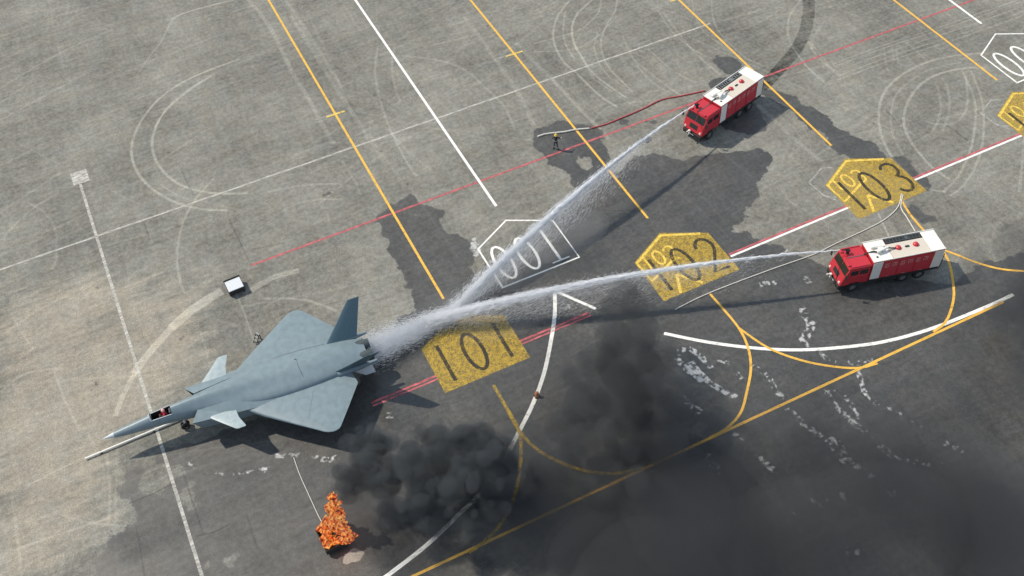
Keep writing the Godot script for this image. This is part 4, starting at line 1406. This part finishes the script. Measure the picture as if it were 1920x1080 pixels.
func make_people() -> void:
	var skin_m := StandardMaterial3D.new()
	skin_m.resource_name = "clothing"
	skin_m.vertex_color_use_as_albedo = true
	skin_m.roughness = 0.85
	# firefighter: feet apart, right arm out to the hose
	var f := thing("person", Vector3(32.95, 0, -65.0), deg_to_rad(-40), "person in dark jacket and yellow helmet standing beside the hose line", "person")
	var B := []
	var V := func(x: float, y: float, z: float) -> Vector3: return Vector3(x, y, z)
	for s in [-1.0, 1.0]:
		B.append([V.call(.1 * s, .92, 0), V.call(.17 * s, .5, .08 * s), .1, .075])
		B.append([V.call(.17 * s, .5, .08 * s), V.call(.22 * s, .1, -.02 + .06 * s), .075, .06])
		B.append([V.call(.22 * s, .06, .0 + .06 * s), V.call(.25 * s, .05, -.15 + .06 * s), .065, .05])
	B.append([V.call(0, .95, 0), V.call(0, 1.2, -.03), .15, .15])
	B.append([V.call(0, 1.2, -.03), V.call(0, 1.4, -.06), .16, .13])
	B.append([V.call(-.17, 1.42, -.06), V.call(.17, 1.42, -.06), .075, .075])
	B.append([V.call(0, 1.42, -.06), V.call(0, 1.56, -.1), .06, .055])
	B.append([V.call(0, 1.6, -.11), V.call(0, 1.7, -.1), .085, .1])
	B.append([V.call(.2, 1.42, -.06), V.call(.44, 1.3, -.2), .062, .05])
	B.append([V.call(.44, 1.3, -.2), V.call(.6, 1.24, -.42), .05, .038])
	B.append([V.call(.6, 1.24, -.42), V.call(.64, 1.22, -.5), .04, .03])
	B.append([V.call(-.2, 1.42, -.06), V.call(-.34, 1.2, -.14), .062, .05])
	B.append([V.call(-.34, 1.2, -.14), V.call(-.2, 1.1, -.34), .05, .038])
	B.append([V.call(-.2, 1.1, -.34), V.call(-.15, 1.08, -.42), .04, .03])
	for k in 4:
		B.append([V.call(.62 + .018 * k, 1.22, -.5), V.call(.64 + .02 * k, 1.19, -.58 + .01 * k), .012, .009])
		B.append([V.call(-.16 + .018 * k, 1.08, -.42), V.call(-.15 + .02 * k, 1.05, -.5 + .01 * k), .012, .009])
	var tint := func(p: Vector3) -> Color:
		if p.y > 1.53: return Color(.42, .25, .18)
		if p.z < -.4 and p.y > 1.0: return Color(.42, .25, .18)
		if p.y < .12: return Color(.015, .015, .015)
		if absf(p.y - .32) < .035 or absf(p.y - 1.12) < .03 or (absf(p.x) > .42 and absf(absf(p.x) - .48) < .05): return Color(.6, .6, .55)
		if p.y > .92: return Color(.02, .022, .03)
		return Color(.1, .105, .12)
	build(body_mesh(B, .03, tint), "body", skin_m, f)
	var st := mb()
	tube(st, [Vector3(0, 1.66, -.1), Vector3(0, 1.72, -.1), Vector3(0, 1.79, -.1), Vector3(0, 1.83, -.1)], [.135, .13, .1, .03], 14)
	tube(st, [Vector3(0, 1.655, -.1), Vector3(0, 1.675, -.1)], [.17, .165], 14)
	build(st, "helmet", plain("helmet_yellow", Color(.72, .5, .06), .4), f)
	# the pilot's figure in the cockpit
	var at0 := Vector3(-11.62, 0, -51.3)
	var turn := deg_to_rad(-4.26)
	var p0 := at0 + Basis(Vector3.UP, turn) * Vector3(4.72, 2.02, 0.0)
	var d := thing("person", p0, turn, "person in red top with pale headgear sitting in the open cockpit", "person")
	B = []
	# seated; faces -x
	for s in [-1.0, 1.0]:
		B.append([V.call(.1, .1, .1 * s), V.call(-.33, .12, .12 * s), .09, .07])
		B.append([V.call(-.33, .12, .12 * s), V.call(-.45, -.2, .12 * s), .07, .05])
		B.append([V.call(.06, .55, .2 * s), V.call(-.05, .3, .25 * s), .06, .05])
		B.append([V.call(-.05, .3, .25 * s), V.call(-.28, .26, .2 * s), .048, .036])
		for k in 4: B.append([V.call(-.28, .26, .2 * s + .014 * (k - 1.5)), V.call(-.37, .25 - .01 * k, .2 * s + .016 * (k - 1.5)), .014, .009])
		B.append([V.call(-.28, .27, .18 * s), V.call(-.33, .3, .15 * s), .012, .009])
	B.append([V.call(.1, .08, 0), V.call(.1, .35, 0), .14, .15])
	B.append([V.call(.1, .35, 0), V.call(.08, .55, 0), .16, .12])
	B.append([V.call(.08, .55, -.17), V.call(.08, .55, .17), .07, .07])
	B.append([V.call(.08, .55, 0), V.call(.05, .7, 0), .06, .055])
	B.append([V.call(.03, .74, 0), V.call(.05, .84, 0), .085, .1])
	tint = func(p: Vector3) -> Color:
		if p.y > .69: return Color(.42, .25, .18)
		if p.x < -.26 and p.y > .19: return Color(.42, .25, .18)
		if p.x < -.12 and p.y < .22: return Color(.05, .05, .07)
		return Color(.5, .03, .05)
	build(body_mesh(B, .03, tint), "body", skin_m, d)
	st = mb()
	tube(st, [Vector3(.06, .8, 0), Vector3(.06, .88, 0), Vector3(.06, .95, 0), Vector3(.06, .975, 0)], [.13, .13, .09, .03], 14)
	build(st, "headgear", plain("pale_pink", Color(.75, .42, .38), .6), d)


# ------------------------------------------------------------------ water
func drop_mesh() -> ArrayMesh:
	var st := mb()
	var v := [Vector3(.5, 0, 0), Vector3(-.5, 0, 0), Vector3(0, .5, 0), Vector3(0, -.5, 0), Vector3(0, 0, .5), Vector3(0, 0, -.5)]
	for f in [[0, 2, 4], [2, 1, 4], [1, 3, 4], [3, 0, 4], [2, 0, 5], [1, 2, 5], [3, 1, 5], [0, 3, 5]]:
		for i in [0, 2, 1]: st.add_vertex(v[f[i]])
	st.generate_normals()
	return st.commit()


func spray_node(called: String, xf: Array, parent: Node) -> void:
	var mm := MultiMesh.new()
	mm.transform_format = MultiMesh.TRANSFORM_3D
	mm.mesh = M.drop
	mm.instance_count = xf.size()
	for i in xf.size(): mm.set_instance_transform(i, xf[i])
	var o := MultiMeshInstance3D.new()
	o.multimesh = mm
	o.material_override = M.water
	o.name = called
	parent.add_child(o, true)
	o.set_meta("kind", "stuff")


func drop(p: Vector3, dir: Vector3, length: float, thick: float) -> Transform3D:
	var s := dir.cross(Vector3.UP).normalized()
	if s.length() < .1: s = Vector3.RIGHT
	return Transform3D(Basis(dir * length, s.cross(dir).normalized() * thick, s * thick), p)


func make_jet(a: Vector3, b: Vector3, lift: float, count: int, veil: float, label: String) -> void:
	var t := thing("water_jet", Vector3.ZERO, 0, label, "water jet", "water jets from the fire trucks")
	var path := func(k: float) -> Vector3:
		return a.lerp(b, k) + Vector3.UP * 4.0 * lift * k * (1.0 - k)
	var pts := []
	var rad := []
	for i in 81:
		var k := i / 80.0 * .86
		pts.append(path.call(k) + Vector3(rng.randfn(), rng.randfn(), rng.randfn()) * (.015 + .07 * k))
		rad.append((.05 + .22 * k) * (1.0 + rng.randf_range(-.35, .3)) * (1.0 - smoothstep(.5, .86, k) * .9))
	rad[-1] = .005
	var st := mb()
	tube(st, pts, rad, 9)
	build(st, "core", M.water, t)
	var xf := []
	var strands := []
	for i in 34:
		strands.append([Vector3(rng.randfn(), rng.randfn() * .8, rng.randfn()), rng.randf_range(0, 50.0), rng.randf_range(.5, 1.5), rng.randf_range(.05, .6)])
	var puffs := noise(.9, 2, 301)
	var made := 0
	while made < count:
		var k := pow(rng.randf(), .75)
		var sd: Array = strands[rng.randi() % strands.size()]
		if k < sd[3] * .5 or puffs.get_noise_2d(k * 60.0 * sd[2], sd[1]) < rng.randf_range(-.5, .35):
			continue
		made += 1
		var c: Vector3 = path.call(k)
		var dir: Vector3 = (path.call(minf(k + .01, 1.0)) - path.call(maxf(k - .01, 0.0))).normalized()
		var spread := .04 + .26 * k + .18 * k * k
		var off: Vector3 = (sd[0] * .5 + Vector3(rng.randfn(), rng.randfn(), rng.randfn()) * .22) * spread
		off -= dir * off.dot(dir)
		var length := rng.randf_range(.15, .6)
		var thick := rng.randf_range(.01, .026) * (.6 + .6 * k)
		if rng.randf() < veil * smoothstep(.06, .4, k):
			# drops that have fallen out of the stream
			off.y -= -log(maxf(rng.randf(), 1e-4)) * (.45 + 1.2 * k) - .1
			off += Vector3(rng.randfn(), 0, rng.randfn()) * (.1 + .3 * k)
			dir = (dir + Vector3.DOWN * rng.randf_range(.3, 1.0)).normalized()
			thick *= .55
			length *= .8
		var p := c + off
		if p.y < .05: p.y = rng.randf_range(.03, .2)
		xf.append(drop(p, dir, length, thick))
	spray_node("spray", xf, t)


func make_water() -> void:
	M.water = plain("water_white", Color(.97, .975, .98), .3)
	M.water.backlight_enabled = true
	M.water.backlight = Color(.97, .98, 1.0)
	M.drop = drop_mesh()
	make_jet(Vector3(45.0, 3.55, -60.75), Vector3(16.48, .5, -51.35), 1.5, 40000, .5, "white water jet arching from the upper fire truck towards the fighter's tail")
	make_jet(Vector3(45.5, 3.55, -40.2), Vector3(13.7, .7, -51.3), 1.35, 37000, .42, "white water jet arching from the lower fire truck towards the fighter's tail")
	# where both come down they run on as spray to the tail
	var t := thing("water_spray", Vector3.ZERO, 0, "white splashing spray between the joined jets and the fighter's tail", "water spray")
	var xf := []
	var a := Vector3(17.0, .6, -51.5)
	var b := Vector3(8.6, 1.3, -50.4)
	for i in 34000:
		var k := rng.randf()
		var p := a.lerp(b, k)
		var wd := .3 + .42 * k
		p += Vector3(rng.randfn() * .5, 0, rng.randfn() * wd)
		p.y = absf(rng.randfn()) * (.28 + .4 * k) + .5 * k
		var dir := Vector3(-1, rng.randf_range(-.1, .5), rng.randf_range(-.35, .35)).normalized()
		xf.append(drop(p, dir, rng.randf_range(.1, .45), rng.randf_range(.008, .022)))
	spray_node("droplets", xf, t)
	var mist := fog("water_mist", Color(.96, .97, .98), .05)
	for m in [[15.5, 1.0, -51.4, 6.0, 2.4, 3.4], [11.5, 1.1, -50.9, 6.0, 2.6, 3.2], [19.5, 1.2, -51.6, 7.0, 2.4, 3.0], [23.0, 1.4, -52.4, 8.0, 2.8, 4.0], [27.5, 1.8, -53.5, 9.0, 3.2, 4.5], [20.0, .9, -48.4, 9.0, 1.8, 4.0]]:
		var o := FogVolume.new()
		o.shape = RenderingServer.FOG_VOLUME_SHAPE_ELLIPSOID
		o.size = Vector3(m[3], m[4], m[5])
		o.material = mist
		o.name = "mist"
		t.add_child(o, true)
		o.position = Vector3(m[0], m[1], m[2])
		o.set_meta("kind", "stuff")


# ------------------------------------------------------------------ fire and smoke
func make_fire() -> void:
	var p := thing("fire_pan", Vector3(1.15, 0, -36.9), deg_to_rad(4), "blackened square steel pan holding the burning fuel", "fire pan")
	var st := mb()
	cbox(st, Vector3(0, .3, 0), Vector3(2.0, .06, 1.8), .01)
	for z in [-.9, .9]: cbox(st, Vector3(0, .5, z), Vector3(2.06, .5, .06), .01)
	build(st, "pan", M.soot, p)
	st = mb()
	for x in [-1.0, 1.0]: cbox(st, Vector3(x, .5, 0), Vector3(.06, .5, 1.74), .01)
	build(st, "side", M.soot, p)
	for x in [-.7, .7]:
		for z in [-.65, .65]:
			st = mb()
			cbox(st, Vector3(x, .135, z), Vector3(.1, .27, .1), .01)
			build(st, "leg", M.soot, p)
	st = mb()
	for i in 16:
		var a := TAU * i / 16.0
		var a2 := TAU * (i + 1) / 16.0
		var f := func(an: float) -> Vector3: return Vector3(cos(an) * (.75 + .12 * sin(an * 3.0)), 0.012, sin(an) * (.5 + .1 * cos(an * 5.0)))
		st.add_vertex(Vector3.ZERO + Vector3(0, .012, 0)); st.add_vertex(f.call(a)); st.add_vertex(f.call(a2))
	var ash := build(st, "ash_patch", mottled("ash", Color(.3, .28, .25), .2, .8, .9, 91))
	ash.position = Vector3(1.75, 0, -35.15)
	tag(ash, "pale patch of ash on the ground beside the pan", "", "", "structure")
	# flames: tongues of irregular shape, leaning with the wind
	var em := 256
	var d := noise(.045, 3, 95).get_seamless_image(em, em).get_data()
	var px := PackedByteArray()
	px.resize(em * em * 3)
	var ramp := Gradient.new()
	ramp.offsets = PackedFloat32Array([0.0, .3, .45, .62, .8, 1.0])
	ramp.colors = PackedColorArray([Color(.12, .02, .01), Color(.3, .06, .02), Color(.75, .2, .05), Color(1, .42, .12), Color(1, .62, .28), Color(1, .85, .5)])
	for i in em * em:
		var c := ramp.sample(clampf((d[i] - 45) / 150.0, 0, 1))
		px[3 * i] = int(c.r * 255); px[3 * i + 1] = int(c.g * 255); px[3 * i + 2] = int(c.b * 255)
	var fm := StandardMaterial3D.new()
	fm.resource_name = "flame"
	fm.albedo_color = Color(.02, .01, .01)
	fm.roughness = 1.0
	fm.emission_enabled = true
	fm.emission = Color(1, 1, 1)
	fm.emission_texture = ImageTexture.create_from_image(Image.create_from_data(em, em, false, Image.FORMAT_RGB8, px))
	fm.emission_operator = BaseMaterial3D.EMISSION_OP_MULTIPLY
	fm.emission_energy_multiplier = 1.0
	fm.uv1_triplanar = true
	fm.uv1_scale = Vector3.ONE * .26
	var fl := thing("flame", Vector3(1.15, .62, -36.9), 0, "orange flames rising from the burning pan", "fire")
	for i in 90:
		st = mb()
		st.set_smooth_group(0)
		var k := pow(rng.randf(), 1.7)
		var h := 3.4 * k
		var c := Vector3(lerpf(rng.randf_range(-1.0, 1.0), .6 + rng.randfn() * .22, minf(1.0, k * 1.5)), h, lerpf(rng.randf_range(-.9, .9), -.6 + rng.randfn() * .2, minf(1.0, k * 1.5)))
		var r := rng.randf_range(.16, .36) * (1.15 - .5 * k)
		var tall := r * rng.randf_range(1.2, 2.4)
		var lean := Vector3(rng.randfn() * .1 + .05, 0, rng.randfn() * .1)
		var rows := []
		for y in 6:
			var ring := []
			var f := y / 5.0
			var rr := r * sin(PI * (.08 + .86 * pow(f, .75)))
			for x in 7:
				var an := TAU * x / 7.0
				var wob := 1.0 + rng.randf_range(-.25, .25)
				ring.append(c + lean * f * f * 2.0 + Vector3(cos(an) * rr * wob, (f - .3) * tall, sin(an) * rr * wob))
			rows.append(ring)
		for y in 5:
			for x in 7:
				quad(st, rows[y][x], rows[y][(x + 1) % 7], rows[y + 1][(x + 1) % 7], rows[y + 1][x])
		build(st, "tongue", fm, fl)
	var lamp := OmniLight3D.new()
	lamp.name = "flame_light"
	lamp.position = Vector3(1.3, 1.9, -36.4)
	lamp.light_color = Color(1.0, .5, .18)
	lamp.light_energy = 1.5
	lamp.light_size = .8
	lamp.omni_range = 25.0
	lamp.omni_attenuation = 2.0
	lamp.shadow_enabled = true
	add_child(lamp)


func puff(parent: Node, c: Vector3, s: Vector3, m: FogMaterial) -> void:
	var o := FogVolume.new()
	o.shape = RenderingServer.FOG_VOLUME_SHAPE_ELLIPSOID
	o.size = s
	o.material = m
	o.name = "puff"
	parent.add_child(o, true)
	o.position = c
	o.rotation = Vector3(rng.randf_range(-.4, .4), rng.randf_range(0, TAU), rng.randf_range(-.4, .4))


func fog(called: String, c: Color, density: float) -> FogMaterial:
	var m := FogMaterial.new()
	m.resource_name = called
	m.albedo = c.linear_to_srgb()
	m.density = density
	return m


func cluster(parent: Node, c: Vector3, r: float, n: int, m: FogMaterial, small: FogMaterial) -> void:
	# one body of smoke with lobes bulging out of it
	puff(parent, c, Vector3(rng.randf_range(1.2, 1.9), rng.randf_range(1.1, 1.6), rng.randf_range(1.2, 1.9)) * r, m)
	for i in n:
		var d := Vector3(rng.randfn(), rng.randfn() * .8 + .3, rng.randfn()).normalized()
		puff(parent, c + d * r * rng.randf_range(.5, 1.05), Vector3(rng.randf_range(.6, 1.5), rng.randf_range(.6, 1.3), rng.randf_range(.6, 1.5)) * (.25 * rng.randf_range(.6, 1.2) + r * rng.randf_range(.25, .6)), small)


const SMOKE_BODIES := [
	[2.95,2.9,-37.92,0.80,0],
	[3.71,3.3,-38.29,1.00,0],
	[3.05,3.4,-38.57,0.95,0],
	[3.93,3.9,-38.63,1.10,0],
	[5.27,4.6,-39.59,1.70,0],
	[4.57,4.0,-38.00,1.40,0],
	[3.10,3.6,-39.49,0.90,0],
	[5.39,4.2,-36.84,1.50,0],
	[5.23,4.6,-40.52,0.90,0],
	[6.22,4.8,-39.43,1.00,0],
	[6.26,4.6,-37.42,1.40,0],
	[7.75,5.0,-37.78,1.50,0],
	[8.07,5.0,-35.76,2.00,0],
	[9.75,5.2,-37.79,1.30,0],
	[10.06,5.6,-35.71,2.20,0],
	[11.74,6.0,-35.02,2.10,0],
	[11.44,6.0,-33.36,2.00,0],
	[9.49,5.5,-33.57,2.00,0],
	[12.63,6.0,-33.74,1.40,0],
	[7.04,4.8,-34.26,1.70,0],
	[5.13,4.0,-34.99,1.50,0],
	[11.27,6.0,-36.58,1.30,0],
	[12.57,6.0,-36.38,1.00,0],
	[8.99,5.2,-38.81,0.80,0],
	[12.25,5.8,-32.40,1.10,0],
	[11.11,5.0,-31.73,1.40,0],
	[9.48,4.4,-32.06,1.40,0],
	[7.51,4.0,-32.88,1.30,0],
	[13.27,5.6,-34.97,1.30,0],
	[12.72,5.6,-33.41,1.50,0],
	[10.95,5.2,-33.01,1.60,0],
	[27.08,6.0,-42.72,1.30,1],
	[27.27,6.0,-41.33,1.60,1],
	[25.64,6.0,-41.63,1.50,1],
	[26.48,6.0,-39.20,2.10,1],
	[24.30,6.0,-39.26,2.10,1],
	[24.07,6.0,-36.44,2.90,1],
	[22.31,6.0,-37.89,1.90,1],
	[26.15,6.0,-36.28,2.00,1],
	[22.39,6.0,-34.26,3.20,1],
	[20.18,5.0,-35.68,2.60,1],
	[24.33,6.0,-33.25,2.60,1],
	[21.39,5.0,-31.87,3.00,1],
	[18.69,5.0,-32.57,2.60,1],
	[23.24,5.0,-30.91,2.40,1],
	[18.34,4.0,-35.39,2.00,1],
	[18.34,4.5,-30.08,2.80,1],
	[15.98,4.5,-32.45,2.20,1]]
const SMOKE_VEILS := [
	[13.40,2.6,-32.25,7.0,2.4,6.0,0.13],
	[19.28,3.0,-28.07,9.0,2.8,7.0,0.22],
	[25.90,3.0,-22.92,10.0,2.8,7.0,0.24],
	[34.18,3.0,-18.24,11.0,2.8,7.0,0.24],
	[40.44,3.0,-15.44,10.0,2.8,8.0,0.20],
	[26.18,2.5,-28.96,7.0,2.2,5.0,0.13],
	[34.38,2.5,-26.14,9.0,2.2,5.0,0.09],
	[40.97,2.5,-20.81,9.0,2.4,6.0,0.12],
	[7.64,2.4,-30.93,6.0,2.0,4.0,0.13],
	[3.76,2.4,-35.54,4.0,2.0,3.5,0.16],
	[20.14,2.6,-39.65,5.0,2.2,5.0,0.11],
	[27.77,2.6,-33.53,5.0,2.2,4.0,0.12],
	[56.15,5.0,-32.92,3.0,2.5,2.6,0.30],
	[55.27,5.0,-30.31,3.2,2.6,3.0,0.30],
	[52.85,4.0,-27.86,4.0,2.4,4.0,0.20],
	[49.05,3.0,-24.15,5.0,2.4,5.0,0.16],
	[14.42,2.6,-26.50,8.0,2.4,4.0,0.20],
	[30.40,2.6,-24.37,9.0,2.2,5.0,0.12]]


func make_smoke() -> void:
	var dense := fog("black_smoke", Color(.12, .135, .15), .85)
	var lobes := fog("rolling_smoke", Color(.16, .18, .2), .46)
	var soft := fog("drifting_smoke", Color(.12, .128, .14), .33)
	var soft_lobes := fog("drifting_smoke_lobes", Color(.12, .128, .14), .33)
	var a := thing("smoke_plume", Vector3.ZERO, 0, "dense rolling black smoke drifting from the burning pan", "smoke")
	var b := thing("smoke_plume", Vector3.ZERO, 0, "tall soft dark smoke column in front of stand number 102", "smoke")
	for s in SMOKE_BODIES:
		if s[4] == 0: cluster(a, Vector3(s[0], s[1], s[2]), s[3], 9, dense, lobes)
		else: cluster(b, Vector3(s[0], s[1], s[2]), s[3] * 1.0, 3, soft, soft_lobes)
	var veil := thing("smoke_bank", Vector3.ZERO, 0, "thin dark smoke spread low over the lower right apron", "smoke")
	for n in [a, b, veil]: n.set_meta("kind", "stuff")
	for s in SMOKE_VEILS:
		var m := fog("smoke_veil", Color(.16, .17, .185), s[6] * .52)
		for i in 3:
			var k := rng.randf_range(.35, .8)
			var c := Vector3(s[0] + rng.randfn() * s[3] * .4, s[1] + rng.randfn() * .4, s[2] + rng.randfn() * s[5] * .4)
			puff(veil, c, Vector3(s[3] * k, s[4] * (.6 + .5 * k), s[5] * k) * 2.0, m)
